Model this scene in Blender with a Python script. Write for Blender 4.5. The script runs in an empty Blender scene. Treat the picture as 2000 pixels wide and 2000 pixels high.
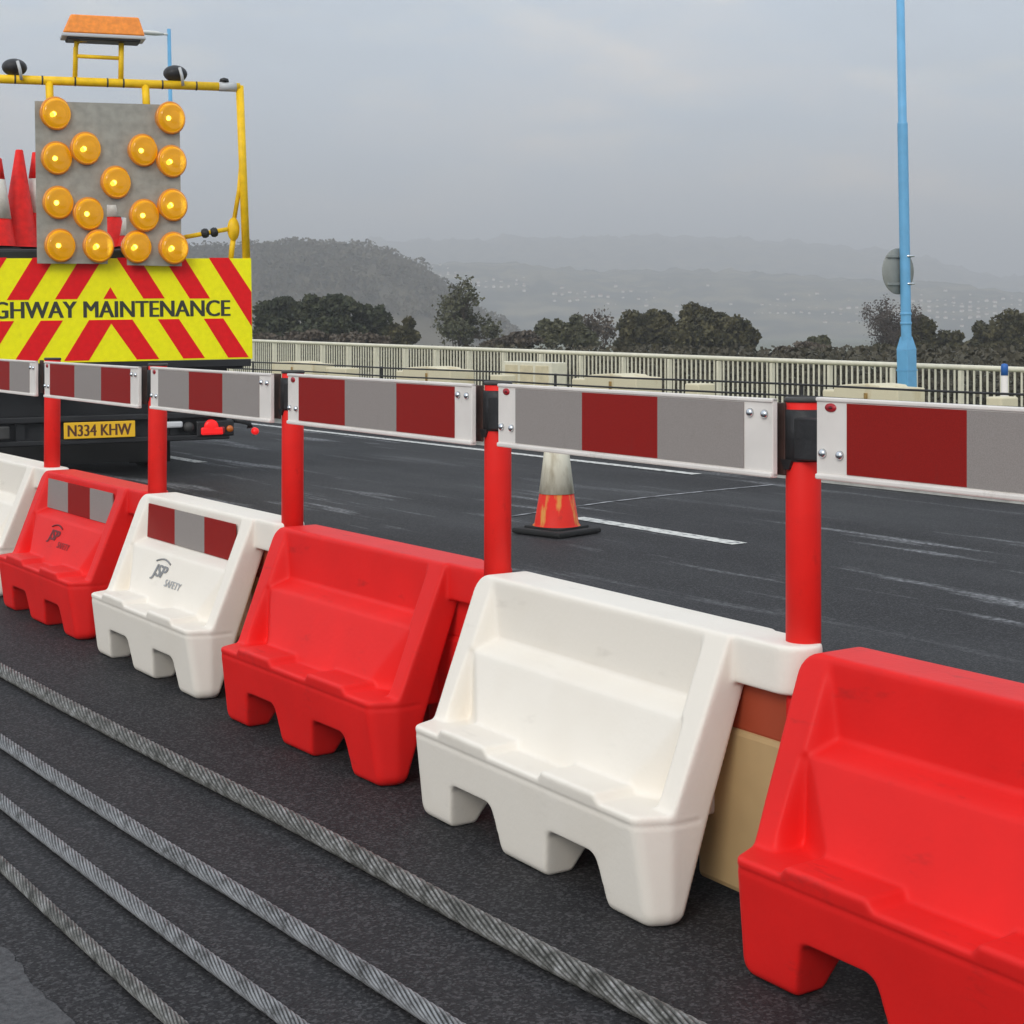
import bpy, bmesh, math, random
import numpy as np
from mathutils import Vector, Matrix
R = math.radians
random.seed(7)
rng = np.random.default_rng(11)
scene = bpy.context.scene
col = scene.collection

# ------------------------------------------------------------------ camera, sky, sun, exposure
# world frame: +Y runs along the road, +X across it, z = 0 is the carriageway
TH = 0.615                      # camera bearing, right of the road axis (radians)
CAM_H = 1.081
cd = bpy.data.cameras.new("camera"); cam = bpy.data.objects.new("camera", cd); col.objects.link(cam)
cam.location = (0, 0, CAM_H); cam.rotation_euler = (R(90), 0, -TH)
cd.sensor_width = 36; cd.lens = 56.18; cd.shift_y = -0.182
cd.clip_start = 0.05; cd.clip_end = 9000
scene.camera = cam

SUN_DIR = Vector((-0.77, -0.47, 0.54)).normalized()      # towards the sun
sun_el = math.asin(SUN_DIR.z); sun_az = math.atan2(SUN_DIR.x, SUN_DIR.y)
world = bpy.data.worlds.new("World"); scene.world = world; world.use_nodes = True
nt = world.node_tree; nt.nodes.clear()
def N(tree, kind, **kw):
    n = tree.nodes.new(kind)
    for k, v in kw.items(): setattr(n, k, v)
    return n
out = N(nt, "ShaderNodeOutputWorld"); bg = N(nt, "ShaderNodeBackground"); bg.inputs[1].default_value = 0.1
sky = N(nt, "ShaderNodeTexSky", sky_type="NISHITA", sun_disc=False, sun_elevation=sun_el, sun_rotation=sun_az, dust_density=4.0, air_density=1.2)
tc = N(nt, "ShaderNodeTexCoord"); sep = N(nt, "ShaderNodeSeparateXYZ")
nt.links.new(tc.outputs["Generated"], sep.inputs[0])
# overcast cloud deck: grey, brighter overhead, softly mottled
gr = N(nt, "ShaderNodeMapRange"); gr.inputs[1].default_value = -0.05; gr.inputs[2].default_value = 1.0
gr.inputs[3].default_value = 9.0; gr.inputs[4].default_value = 12.4
nt.links.new(sep.outputs[2], gr.inputs[0])
mp = N(nt, "ShaderNodeMapping"); mp.inputs["Scale"].default_value = (2.2, 2.2, 7.0)
nt.links.new(tc.outputs["Generated"], mp.inputs[0])
no = N(nt, "ShaderNodeTexNoise"); no.inputs["Scale"].default_value = 2.6; no.inputs["Detail"].default_value = 5; no.inputs["Roughness"].default_value = 0.5
nt.links.new(mp.outputs[0], no.inputs[0])
nr = N(nt, "ShaderNodeMapRange"); nr.inputs[1].default_value = 0.3; nr.inputs[2].default_value = 0.72; nr.inputs[3].default_value = 0.90; nr.inputs[4].default_value = 1.12
nt.links.new(no.outputs[0], nr.inputs[0])
tint = N(nt, "ShaderNodeMixRGB"); tint.inputs[1].default_value = (0.83, 0.97, 1.13, 1); tint.inputs[2].default_value = (1.06, 1.01, 0.97, 1)
tr_ = N(nt, "ShaderNodeMapRange"); tr_.inputs[1].default_value = 0.45; tr_.inputs[2].default_value = 0.75
nt.links.new(no.outputs[0], tr_.inputs[0]); nt.links.new(tr_.outputs[0], tint.inputs[0])
m1 = N(nt, "ShaderNodeMath", operation="MULTIPLY"); nt.links.new(gr.outputs[0], m1.inputs[0]); nt.links.new(nr.outputs[0], m1.inputs[1])
sc_ = N(nt, "ShaderNodeVectorMath", operation="SCALE"); nt.links.new(tint.outputs[0], sc_.inputs[0]); nt.links.new(m1.outputs[0], sc_.inputs["Scale"])
mp2 = N(nt, "ShaderNodeMapping"); mp2.inputs["Scale"].default_value = (3.0, 3.0, 9.0); mp2.inputs["Location"].default_value = (0.35, 0.1, 0.6)
nt.links.new(tc.outputs["Generated"], mp2.inputs[0])
no2 = N(nt, "ShaderNodeTexNoise"); no2.inputs["Scale"].default_value = 3.4; no2.inputs["Detail"].default_value = 4
nt.links.new(mp2.outputs[0], no2.inputs[0])
nr2 = N(nt, "ShaderNodeMapRange"); nr2.inputs[1].default_value = 0.54; nr2.inputs[2].default_value = 0.74; nt.links.new(no2.outputs[0], nr2.inputs[0])
warm = N(nt, "ShaderNodeMixRGB", blend_type="MULTIPLY"); warm.inputs[2].default_value = (1.34, 1.19, 1.02, 1)
nt.links.new(nr2.outputs[0], warm.inputs[0]); nt.links.new(sc_.outputs[0], warm.inputs[1])
mixs = N(nt, "ShaderNodeMixRGB"); mixs.inputs[0].default_value = 0.93
nt.links.new(sky.outputs[0], mixs.inputs[1]); nt.links.new(warm.outputs[0], mixs.inputs[2])
nt.links.new(mixs.outputs[0], bg.inputs[0]); nt.links.new(bg.outputs[0], out.inputs[0])

sl = bpy.data.lights.new("sun", "SUN"); sl.energy = 2.15; sl.angle = R(24); sl.color = (1.0, 0.96, 0.9)
so = bpy.data.objects.new("sun", sl); col.objects.link(so)
so.rotation_euler = SUN_DIR.to_track_quat("Z", "Y").to_euler()
vs = scene.view_settings; vs.view_transform = "Standard"; vs.look = "None"; vs.exposure = 0.0; vs.gamma = 1.0; vs.use_curve_mapping = False

# ------------------------------------------------------------------ materials
M = {}
def mat(name, c, rough=0.5, metal=0.0, var=0.0, vscale=8.0, bump=0.0, bscale=200.0, emit=None, spec=0.5, coat=0.0, c2=None, detail=4.0, stretch=None, lo=0.35, hi=0.7, trans=0.0, scuff=None):
    m = bpy.data.materials.new(name); m.use_nodes = True; t = m.node_tree; p = t.nodes["Principled BSDF"]
    p.inputs["Roughness"].default_value = rough; p.inputs["Metallic"].default_value = metal
    p.inputs["Specular IOR Level"].default_value = spec; p.inputs["Coat Weight"].default_value = coat
    if trans: p.inputs["Transmission Weight"].default_value = trans
    p.inputs["Base Color"].default_value = (*c, 1)
    tcn = N(t, "ShaderNodeTexCoord"); src = tcn.outputs["Object"]
    if stretch:
        mpn = N(t, "ShaderNodeMapping"); mpn.inputs["Scale"].default_value = stretch; t.links.new(src, mpn.inputs[0]); src2 = mpn.outputs[0]
    else: src2 = src
    if var or c2:
        n = N(t, "ShaderNodeTexNoise"); n.inputs["Scale"].default_value = vscale; n.inputs["Detail"].default_value = detail
        t.links.new(src2, n.inputs[0])
        mr = N(t, "ShaderNodeMapRange"); mr.inputs[1].default_value = lo; mr.inputs[2].default_value = hi; t.links.new(n.outputs[0], mr.inputs[0])
        mx = N(t, "ShaderNodeMixRGB"); t.links.new(mr.outputs[0], mx.inputs[0])
        if c2 is None: a = [x * (1 - var) for x in c]; b = [min(1, x * (1 + var)) for x in c]
        else: a, b = c, c2
        mx.inputs[1].default_value = (*a, 1); mx.inputs[2].default_value = (*b, 1)
        t.links.new(mx.outputs[0], p.inputs["Base Color"])
    if scuff:
        prev = p.inputs["Base Color"].links[0].from_socket if p.inputs["Base Color"].links else None
        mps = N(t, "ShaderNodeMapping"); mps.inputs["Scale"].default_value = scuff[1]; t.links.new(src, mps.inputs[0])
        ns = N(t, "ShaderNodeTexNoise"); ns.inputs["Scale"].default_value = scuff[0]; ns.inputs["Detail"].default_value = 8; ns.inputs["Roughness"].default_value = 0.68; t.links.new(mps.outputs[0], ns.inputs[0])
        ms = N(t, "ShaderNodeMapRange"); ms.inputs[1].default_value = 0.60; ms.inputs[2].default_value = 0.74; ms.inputs[4].default_value = scuff[2]; t.links.new(ns.outputs[0], ms.inputs[0])
        xs = N(t, "ShaderNodeMixRGB"); t.links.new(ms.outputs[0], xs.inputs[0]); xs.inputs[2].default_value = (*scuff[3], 1)
        if prev: t.links.new(prev, xs.inputs[1])
        else: xs.inputs[1].default_value = (*c, 1)
        t.links.new(xs.outputs[0], p.inputs["Base Color"])
    if bump:
        n2 = N(t, "ShaderNodeTexNoise"); n2.inputs["Scale"].default_value = bscale; n2.inputs["Detail"].default_value = 3; t.links.new(src, n2.inputs[0])
        bn = N(t, "ShaderNodeBump"); bn.inputs["Strength"].default_value = bump; bn.inputs["Distance"].default_value = 0.004
        t.links.new(n2.outputs[0], bn.inputs["Height"]); t.links.new(bn.outputs[0], p.inputs["Normal"])
    if emit:
        p.inputs["Emission Color"].default_value = (*emit[0], 1); p.inputs["Emission Strength"].default_value = emit[1]
    M[name] = m; return m

mat("red_plastic", (0.76, 0.016, 0.014), 0.5, var=0.06, vscale=5, bump=0.12, bscale=90, spec=0.2, scuff=(9, (2.2, 0.7, 2.0), 0.55, (0.40, 0.02, 0.018)))
mat("white_plastic", (0.82, 0.76, 0.67), 0.5, c2=(0.79, 0.725, 0.63), vscale=6, bump=0.12, bscale=90, spec=0.2, lo=0.5, hi=0.8, scuff=(9, (2.2, 0.7, 2.0), 0.24, (0.45, 0.40, 0.33)))
mat("shaded_white_plastic", (0.47, 0.325, 0.16), 0.55, var=0.08, vscale=8, spec=0.2)  # white plastic of the web, its tan shade put into the colour
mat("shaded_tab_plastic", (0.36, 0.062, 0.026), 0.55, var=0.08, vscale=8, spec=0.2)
mat("post_red", (0.80, 0.020, 0.015), 0.55, var=0.06, vscale=9, spec=0.2, scuff=(16, (1, 1, 0.5), 0.6, (0.40, 0.02, 0.016)))
mat("board_white", (0.74, 0.69, 0.64), 0.5, var=0.05, vscale=12, spec=0.25, scuff=(14, (1, 1, 1), 0.5, (0.40, 0.36, 0.31)))
mat("sheet_red", (0.27, 0.013, 0.010), 0.5, var=0.12, vscale=500, detail=2, spec=0.12, scuff=(11, (1, 1.6, 0.7), 0.45, (0.17, 0.03, 0.025)))
mat("sheet_grey", (0.29, 0.258, 0.24), 0.5, var=0.10, vscale=500, detail=2, spec=0.12, scuff=(11, (1, 1.6, 0.7), 0.45, (0.19, 0.17, 0.155)))
mat("badge_red", (0.42, 0.01, 0.02), 0.35)
mat("badge_dark", (0.10, 0.005, 0.01), 0.4)
mat("black_plastic", (0.014, 0.014, 0.015), 0.55, var=0.3, vscale=30, bump=0.3, bscale=60)
mat("brown_black", (0.05, 0.022, 0.016), 0.6, var=0.3, vscale=30)
mat("steel", (0.62, 0.64, 0.66), 0.25, metal=1.0)
mat("print_grey", (0.24, 0.24, 0.24), 0.5)
mat("print_dark_red", (0.13, 0.008, 0.01), 0.5)
mat("print_pale_grey", (0.40, 0.40, 0.40), 0.5)
mat("print_mid_red", (0.30, 0.012, 0.014), 0.5)
mat("board_yellow", (0.95, 0.88, 0.010), 0.55, var=0.04, vscale=25, spec=0.12, scuff=(7, (1, 1, 0.6), 0.35, (0.55, 0.50, 0.03)))
mat("board_red", (0.80, 0.012, 0.016), 0.55, var=0.05, vscale=25, spec=0.12)
mat("letter_dark", (0.030, 0.033, 0.020), 0.5)
mat("frame_yellow", (0.92, 0.56, 0.008), 0.45, var=0.10, vscale=18, spec=0.3)
mat("panel_grey", (0.36, 0.345, 0.295), 0.65, c2=(0.27, 0.26, 0.22), vscale=16, bump=0.1, spec=0.3, detail=6)
mat("amber_lens", (0.95, 0.44, 0.015), 0.14, c2=(0.86, 0.30, 0.010), vscale=10, coat=0.6, spec=0.6)
mat("lamp_bowl", (0.95, 0.92, 0.85), 0.35, metal=0.25, var=0.08, vscale=40)
mat("lamp_bulb", (0.75, 0.70, 0.60), 0.2, emit=((1.0, 0.86, 0.55), 13.0))
def amber():
    m = bpy.data.materials["amber_lens"]; t = m.node_tree; t.nodes.clear()
    o = N(t, "ShaderNodeOutputMaterial"); tr = N(t, "ShaderNodeBsdfTransparent"); tr.inputs[0].default_value = (1.0, 0.74, 0.09, 1)
    df = N(t, "ShaderNodeBsdfPrincipled"); df.inputs["Base Color"].default_value = (1.0, 0.46, 0.008, 1); df.inputs["Roughness"].default_value = 0.12; df.inputs["Coat Weight"].default_value = 0.5; df.inputs["Emission Color"].default_value = (1.0, 0.46, 0.0, 1); df.inputs["Emission Strength"].default_value = 0.46
    mx = N(t, "ShaderNodeMixShader"); lw = N(t, "ShaderNodeLayerWeight"); lw.inputs[0].default_value = 0.35
    mr = N(t, "ShaderNodeMapRange"); mr.inputs[3].default_value = 0.36; mr.inputs[4].default_value = 0.95
    t.links.new(lw.outputs["Facing"], mr.inputs[0]); t.links.new(mr.outputs[0], mx.inputs[0]); t.links.new(tr.outputs[0], mx.inputs[1]); t.links.new(df.outputs[0], mx.inputs[2]); t.links.new(mx.outputs[0], o.inputs[0])
amber()
mat("amber_rim", (0.72, 0.25, 0.008), 0.3, coat=0.3)
mat("amber_glow", (1.0, 0.80, 0.35), 0.15, emit=((1.0, 0.80, 0.42), 4.0))
mat("beacon_orange", (0.90, 0.26, 0.012), 0.25, var=0.14, vscale=30, coat=0.4)
mat("silver_paint", (0.52, 0.53, 0.53), 0.4)
mat("black_paint", (0.010, 0.010, 0.011), 0.5, var=0.3, vscale=6)
mat("rubber", (0.012, 0.012, 0.012), 0.85, bump=0.3, bscale=60)
mat("grimy_metal", (0.045, 0.043, 0.040), 0.6, var=0.4, vscale=9)
mat("plate_yellow", (0.88, 0.50, 0.015), 0.4)
mat("plate_letter", (0.10, 0.03, 0.012), 0.5)
mat("tail_red_lit", (0.75, 0.012, 0.012), 0.3, emit=((1.0, 0.02, 0.02), 0.45), spec=0.3)
mat("tail_red", (0.25, 0.008, 0.008), 0.25, coat=0.4)
mat("tail_amber", (0.55, 0.13, 0.01), 0.25, coat=0.4)
mat("tail_white", (0.6, 0.6, 0.6), 0.3)
mat("cab_paint", (0.62, 0.60, 0.55), 0.35, coat=0.3, var=0.04)
mat("glass_dark", (0.02, 0.025, 0.03), 0.08)
mat("cone_red", (0.78, 0.016, 0.012), 0.5, var=0.12, vscale=20, spec=0.2)
mat("cone_white", (0.70, 0.67, 0.60), 0.5, var=0.10, vscale=20)
mat("cone_sleeve_worn", (0.76, 0.72, 0.58), 0.55, c2=(0.44, 0.38, 0.26), vscale=20, stretch=(1, 1, 0.35), lo=0.46, hi=0.70, detail=7)
mat("cone_red_worn", (0.66, 0.022, 0.012), 0.5, c2=(0.62, 0.24, 0.05), vscale=24, stretch=(1, 1, 0.22), lo=0.55, hi=0.66, spec=0.2, detail=7, scuff=(18, (1, 1, 0.5), 0.7, (0.20, 0.03, 0.02)))
mat("parapet_cream", (0.70, 0.66, 0.52), 0.5, var=0.06, vscale=12)
mat("block_cream", (0.68, 0.61, 0.43), 0.7, c2=(0.50, 0.38, 0.18), vscale=5, stretch=(1, 1.5, 0.5), lo=0.55, hi=0.8, bump=0.3, bscale=40)
mat("lamp_blue", (0.13, 0.37, 0.60), 0.45, var=0.07, vscale=10)
mat("blue_cap", (0.02, 0.12, 0.42), 0.4)
mat("lamp_head", (0.66, 0.66, 0.62), 0.4)
mat("sign_back", (0.25, 0.26, 0.24), 0.55, var=0.08, vscale=12)
mat("cable_dark", (0.022, 0.021, 0.022), 0.6, var=0.3, vscale=20)
mat("marking_white", (0.64, 0.63, 0.59), 0.7, c2=(0.16, 0.16, 0.16), vscale=16, stretch=(3, 1, 1), lo=0.50, hi=0.66, spec=0.2, detail=8)
mat("joint_grey", (0.34, 0.34, 0.35), 0.7, c2=(0.06, 0.06, 0.065), vscale=9, lo=0.42, hi=0.60)
mat("kerb_stone", (0.30, 0.29, 0.26), 0.8, var=0.2, vscale=9)
mat("concrete_slab", (0.095, 0.094, 0.096), 0.85, c2=(0.050, 0.050, 0.052), vscale=110, detail=6, bump=0.8, bscale=150, spec=0.2, scuff=(30, (1, 1, 1), 0.8, (0.02, 0.02, 0.02)))
mat("rust_ochre", (0.30, 0.19, 0.06), 0.8, var=0.3, vscale=20)
mat("scrub", (0.040, 0.036, 0.020), 0.8, c2=(0.085, 0.070, 0.040), vscale=0.5)
mat("bark", (0.055, 0.042, 0.034), 0.9, var=0.3, vscale=10)
mat("twig", (0.075, 0.058, 0.046), 0.9, var=0.3, vscale=3)
mat("leaf_dark", (0.030, 0.030, 0.012), 0.7, c2=(0.115, 0.10, 0.045), vscale=2.2, spec=0.2)
mat("leaf_pine", (0.024, 0.034, 0.020), 0.7, c2=(0.085, 0.088, 0.045), vscale=2.2, spec=0.2)
mat("leaf_olive", (0.052, 0.056, 0.022), 0.6, c2=(0.10, 0.095, 0.045), vscale=1.2)
mat("leaf_brown", (0.075, 0.056, 0.036), 0.7, c2=(0.11, 0.085, 0.06), vscale=1.2)
mat("wood_hill", (0.080, 0.066, 0.042), 0.9, c2=(0.125, 0.105, 0.070), vscale=0.05, spec=0.1)
mat("field", (0.13, 0.145, 0.07), 0.9, c2=(0.06, 0.066, 0.036), vscale=0.008, detail=5)
mat("far_hill", (0.05, 0.055, 0.035), 0.9, c2=(0.19, 0.165, 0.095), vscale=0.035, detail=8, lo=0.42, hi=0.64)
mat("verge", (0.10, 0.105, 0.06), 0.9, c2=(0.15, 0.14, 0.10), vscale=1.5)
mat("house_wall", (0.72, 0.66, 0.60), 0.8)
mat("house_roof", (0.24, 0.15, 0.12), 0.8)
mat("gate_cream", (0.62, 0.54, 0.36), 0.6, var=0.1, vscale=8)

def asphalt():
    m = bpy.data.materials.new("asphalt"); m.use_nodes = True; t = m.node_tree; p = t.nodes["Principled BSDF"]
    tcn = N(t, "ShaderNodeTexCoord")
    def noise(scale, det=3.0, stretch=None, rough=0.5):
        n = N(t, "ShaderNodeTexNoise"); n.inputs["Scale"].default_value = scale; n.inputs["Detail"].default_value = det; n.inputs["Roughness"].default_value = rough
        if stretch:
            mpn = N(t, "ShaderNodeMapping"); mpn.inputs["Scale"].default_value = stretch; t.links.new(tcn.outputs["Object"], mpn.inputs[0]); t.links.new(mpn.outputs[0], n.inputs[0])
        else: t.links.new(tcn.outputs["Object"], n.inputs[0])
        return n
    def rangemap(n, a, b, c, d):
        mr = N(t, "ShaderNodeMapRange"); mr.inputs[1].default_value = a; mr.inputs[2].default_value = b; mr.inputs[3].default_value = c; mr.inputs[4].default_value = d
        t.links.new(n.outputs[0], mr.inputs[0]); return mr
    def mixc(fac, a, b):
        mx = N(t, "ShaderNodeMixRGB"); t.links.new(fac.outputs[0], mx.inputs[0])
        for i, v in ((1, a), (2, b)):
            if isinstance(v, tuple): mx.inputs[i].default_value = v
            else: t.links.new(v.outputs[0], mx.inputs[i])
        return mx
    p.inputs["Specular IOR Level"].default_value = 0.2
    grain = rangemap(noise(120, 4, None, 0.7), 0.36, 0.64, 0, 1)
    c = mixc(grain, (0.006, 0.0058, 0.006, 1), (0.036, 0.034, 0.036, 1))
    broad = rangemap(noise(1.1, 4, (1.6, 0.45, 1)), 0.35, 0.7, 0, 0.6)
    c = mixc(broad, c, (0.026, 0.025, 0.027, 1))
    for vs, lo_, hi_, cc in ((210, 0.80, 0.86, (0.13, 0.128, 0.128, 1)), (130, 0.86, 0.90, (0.10, 0.095, 0.098, 1)), (190, 0.16, 0.10, (0.003, 0.003, 0.003, 1))):
        vo = N(t, "ShaderNodeTexVoronoi"); vo.inputs["Scale"].default_value = vs; t.links.new(tcn.outputs["Object"], vo.inputs["Vector"])
        sp = N(t, "ShaderNodeSeparateColor"); t.links.new(vo.outputs["Color"], sp.inputs[0])
        c = mixc(rangemap(sp, lo_, hi_, 0, 0.34), c, cc)      # stone chips in the surface
    # scrape marks left along the traffic lanes
    s1 = rangemap(noise(1.0, 5, (4.6, 0.42, 1), 0.62), 0.56, 0.65, 0, 0.85)
    br = rangemap(noise(38, 3), 0.38, 0.62, 0.15, 1)
    lane = rangemap(noise(0.35, 1), 0.40, 0.55, 0.25, 1)
    sx = N(t, "ShaderNodeSeparateXYZ"); t.links.new(tcn.outputs["Object"], sx.inputs[0])
    side = N(t, "ShaderNodeMapRange"); side.inputs[1].default_value = 2.2; side.inputs[2].default_value = 3.0; t.links.new(sx.outputs[0], side.inputs[0])
    prod = s1
    for o in (br, lane, side):
        mm = N(t, "ShaderNodeMath", operation="MULTIPLY"); t.links.new(prod.outputs[0], mm.inputs[0]); t.links.new(o.outputs[0], mm.inputs[1]); prod = mm
    c = mixc(prod, c, (0.27, 0.272, 0.28, 1))
    t.links.new(c.outputs[0], p.inputs["Base Color"])
    rg = rangemap(noise(0.8, 4, (1.4, 0.5, 1)), 0.35, 0.7, 0.66, 0.85); t.links.new(rg.outputs[0], p.inputs["Roughness"])
    bn = N(t, "ShaderNodeBump"); bn.inputs["Strength"].default_value = 0.55; bn.inputs["Distance"].default_value = 0.004
    t.links.new(noise(150, 3).outputs[0], bn.inputs["Height"]); t.links.new(bn.outputs[0], p.inputs["Normal"])
    M["asphalt"] = m
asphalt()

def rope_mat(name, c0, c1, c2, lo, hi):
    m = bpy.data.materials.new(name); m.use_nodes = True; t = m.node_tree; p = t.nodes["Principled BSDF"]
    tcn = N(t, "ShaderNodeTexCoord")
    n = N(t, "ShaderNodeTexNoise"); n.inputs["Scale"].default_value = 30; n.inputs["Detail"].default_value = 7; n.inputs["Roughness"].default_value = 0.75
    t.links.new(tcn.outputs["Object"], n.inputs[0])
    r = N(t, "ShaderNodeValToRGB"); e = r.color_ramp.elements
    e[0].position = lo; e[0].color = (*c0, 1); e[1].position = hi; e[1].color = (*c2, 1); k = e.new((lo + hi) / 2); k.color = (*c1, 1)
    t.links.new(n.outputs[0], r.inputs[0])
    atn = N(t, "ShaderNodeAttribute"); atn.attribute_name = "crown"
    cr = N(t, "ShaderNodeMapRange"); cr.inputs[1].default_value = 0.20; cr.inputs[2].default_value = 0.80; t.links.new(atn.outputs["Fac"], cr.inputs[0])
    mg = N(t, "ShaderNodeMixRGB"); mg.inputs[1].default_value = (0.03, 0.028, 0.025, 1); t.links.new(cr.outputs[0], mg.inputs[0]); t.links.new(r.outputs[0], mg.inputs[2]); t.links.new(mg.outputs[0], p.inputs["Base Color"])  # strand grooves darker: dirt plus occlusion shade painted into the colour
    p.inputs["Metallic"].default_value = 0.3; p.inputs["Roughness"].default_value = 0.5
    M[name] = m
rope_mat("rope_clean", (0.06, 0.058, 0.055), (0.23, 0.232, 0.236), (0.33, 0.335, 0.34), 0.34, 0.64)
rope_mat("rope_dirty", (0.035, 0.033, 0.026), (0.17, 0.165, 0.15), (0.36, 0.355, 0.345), 0.36, 0.66)

# ------------------------------------------------------------------ mesh helpers
class MB:
    """collects shapes into one bmesh"""
    def __init__(s): s.bm = bmesh.new()
    def _mi(s, faces, mi, smooth=False):
        for f in faces: f.material_index = mi; f.smooth = smooth
    def box(s, c, size, bevel=0.0, mi=0, rot=None, seg=2):
        g = bmesh.ops.create_cube(s.bm, size=1.0); vs_ = g["verts"]
        mt = Matrix.Translation(c) @ (rot if rot is not None else Matrix.Identity(4)) @ Matrix.Diagonal((*size, 1))
        bmesh.ops.transform(s.bm, matrix=mt, verts=vs_)
        fs = list({f for v in vs_ for f in v.link_faces})
        s._mi(fs, mi)
        if bevel:
            es = list({e for v in vs_ for e in v.link_edges})
            r = bmesh.ops.bevel(s.bm, geom=es, offset=bevel, segments=seg, affect="EDGES", profile=0.5)
            s._mi(r["faces"], mi)
        return s
    def tube(s, pts, rad, n=10, mi=0, cap=True):
        pts = [Vector(p) for p in pts]; m = len(pts)
        rad = [rad] * m if not hasattr(rad, "__len__") else rad
        rings = []; up = Vector((0, 0, 1))
        for i, p in enumerate(pts):
            d = (pts[min(i + 1, m - 1)] - pts[max(i - 1, 0)]).normalized()
            ref = up if abs(d.z) < 0.9 else Vector((0, 1, 0))
            u = d.cross(ref).normalized(); v = u.cross(d).normalized()
            rings.append([s.bm.verts.new(p + (u * math.cos(2 * math.pi * k / n) + v * math.sin(2 * math.pi * k / n)) * rad[i]) for k in range(n)])
        for a, b in zip(rings, rings[1:]):
            for k in range(n):
                f = s.bm.faces.new((a[k], a[(k + 1) % n], b[(k + 1) % n], b[k])); f.smooth = True; f.material_index = mi
        if cap:
            for rg, rv in ((rings[0], False), (rings[-1], True)):
                f = s.bm.faces.new(rg if rv else rg[::-1]); f.material_index = mi
        return s
    def lathe(s, prof, n=32, mi=0, mtx=None, smooth=True, mis=None):
        """profile of (radius, height) turned about local z"""
        mtx = mtx or Matrix.Identity(4); rings = []
        for r, z in prof:
            if r < 1e-6: rings.append([s.bm.verts.new(mtx @ Vector((0, 0, z)))])
            else: rings.append([s.bm.verts.new(mtx @ Vector((r * math.cos(2 * math.pi * k / n), r * math.sin(2 * math.pi * k / n), z))) for k in range(n)])
        for i, (a, b) in enumerate(zip(rings, rings[1:])):
            for k in range(n):
                q = [a[k % len(a)], a[(k + 1) % len(a)], b[(k + 1) % len(b)], b[k % len(b)]]
                q = [v for j, v in enumerate(q) if v not in q[:j]]
                if len(q) < 3: continue
                f = s.bm.faces.new(q); f.smooth = smooth; f.material_index = mis[i] if mis else mi
        return s
    def prism(s, poly, axis, lo, hi, mi=0):
        """poly of 2-D points extruded along axis 0/1/2 from lo to hi"""
        def P(a, b, c): return {0: (c, a, b), 1: (a, c, b), 2: (a, b, c)}[axis]
        A = [s.bm.verts.new(P(a, b, lo)) for a, b in poly]; B = [s.bm.verts.new(P(a, b, hi)) for a, b in poly]
        n = len(poly); fs = [s.bm.faces.new(A), s.bm.faces.new(B[::-1])]
        for i in range(n): fs.append(s.bm.faces.new((A[i], B[i], B[(i + 1) % n], A[(i + 1) % n])))
        s._mi(fs, mi); return s
    def build(s, name, mats, parent=None, loc=None):
        bmesh.ops.recalc_face_normals(s.bm, faces=s.bm.faces)
        me = bpy.data.meshes.new(name); s.bm.to_mesh(me); s.bm.free()
        return link(name, me, mats, parent, loc)
def link(name, me, mats, parent=None, loc=None):
    o = bpy.data.objects.new(name, me); col.objects.link(o)
    for m in (mats if isinstance(mats, (list, tuple)) else [mats]): me.materials.append(M[m])
    if parent is not None: o.parent = parent
    if loc is not None: o.location = loc
    return o
def tag(o, label=None, cat=None, group=None, kind=None):
    for k, v in (("label", label), ("category", cat), ("group", group), ("kind", kind)):
        if v: o[k] = v
    return o
def thing(name, label, cat, loc=(0, 0, 0), rot=(0, 0, 0), group=None):
    o = bpy.data.objects.new(name, None); col.objects.link(o); o.empty_display_size = 0.1
    o.location = loc; o.rotation_euler = rot
    return tag(o, label, cat, group)
def share(src, name, parent, loc=None):
    o = src.copy(); o.name = name; col.objects.link(o); o.parent = parent
    if loc is not None: o.location = loc
    return o
def mesh_np(name, V, F, mats, parent=None, smooth=True, fmat=None):
    me = bpy.data.meshes.new(name); V = np.asarray(V, np.float32); F = np.asarray(F, np.int32)
    k = F.shape[1]
    me.vertices.add(len(V)); me.vertices.foreach_set("co", V.ravel())
    me.loops.add(F.size); me.loops.foreach_set("vertex_index", F.ravel())
    me.polygons.add(len(F)); me.polygons.foreach_set("loop_start", np.arange(0, F.size, k, dtype=np.int32))
    me.polygons.foreach_set("loop_total", np.full(len(F), k, np.int32))
    me.polygons.foreach_set("use_smooth", np.full(len(F), smooth))
    if fmat is not None: me.polygons.foreach_set("material_index", np.asarray(fmat, np.int32))
    me.update(calc_edges=True); me.validate()
    return link(name, me, mats, parent)
def text_mesh(body, height, width=None, bold=0.0, shear=0.0, depth=0.0008):
    """lettering as vertices (x right, y up) centred on the origin, plus faces"""
    cu = bpy.data.curves.new("lettering", "FONT"); cu.body = body; cu.size = 1.0; cu.offset = bold; cu.shear = shear; cu.extrude = 0.01; cu.resolution_u = 3
    ob = bpy.data.objects.new("lettering", cu); col.objects.link(ob)
    dg = bpy.context.evaluated_depsgraph_get(); me = bpy.data.meshes.new_from_object(ob.evaluated_get(dg))
    bpy.data.objects.remove(ob); bpy.data.curves.remove(cu)
    co = np.array([v.co[:] for v in me.vertices]); fs = [tuple(p.vertices) for p in me.polygons]; bpy.data.meshes.remove(me)
    lo, hi = co.min(0), co.max(0); co -= (lo + hi) / 2; sy = height / (hi[1] - lo[1]); sx = sy if width is None else width / (hi[0] - lo[0])
    return co * [sx, sy, depth / 0.02], fs
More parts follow.
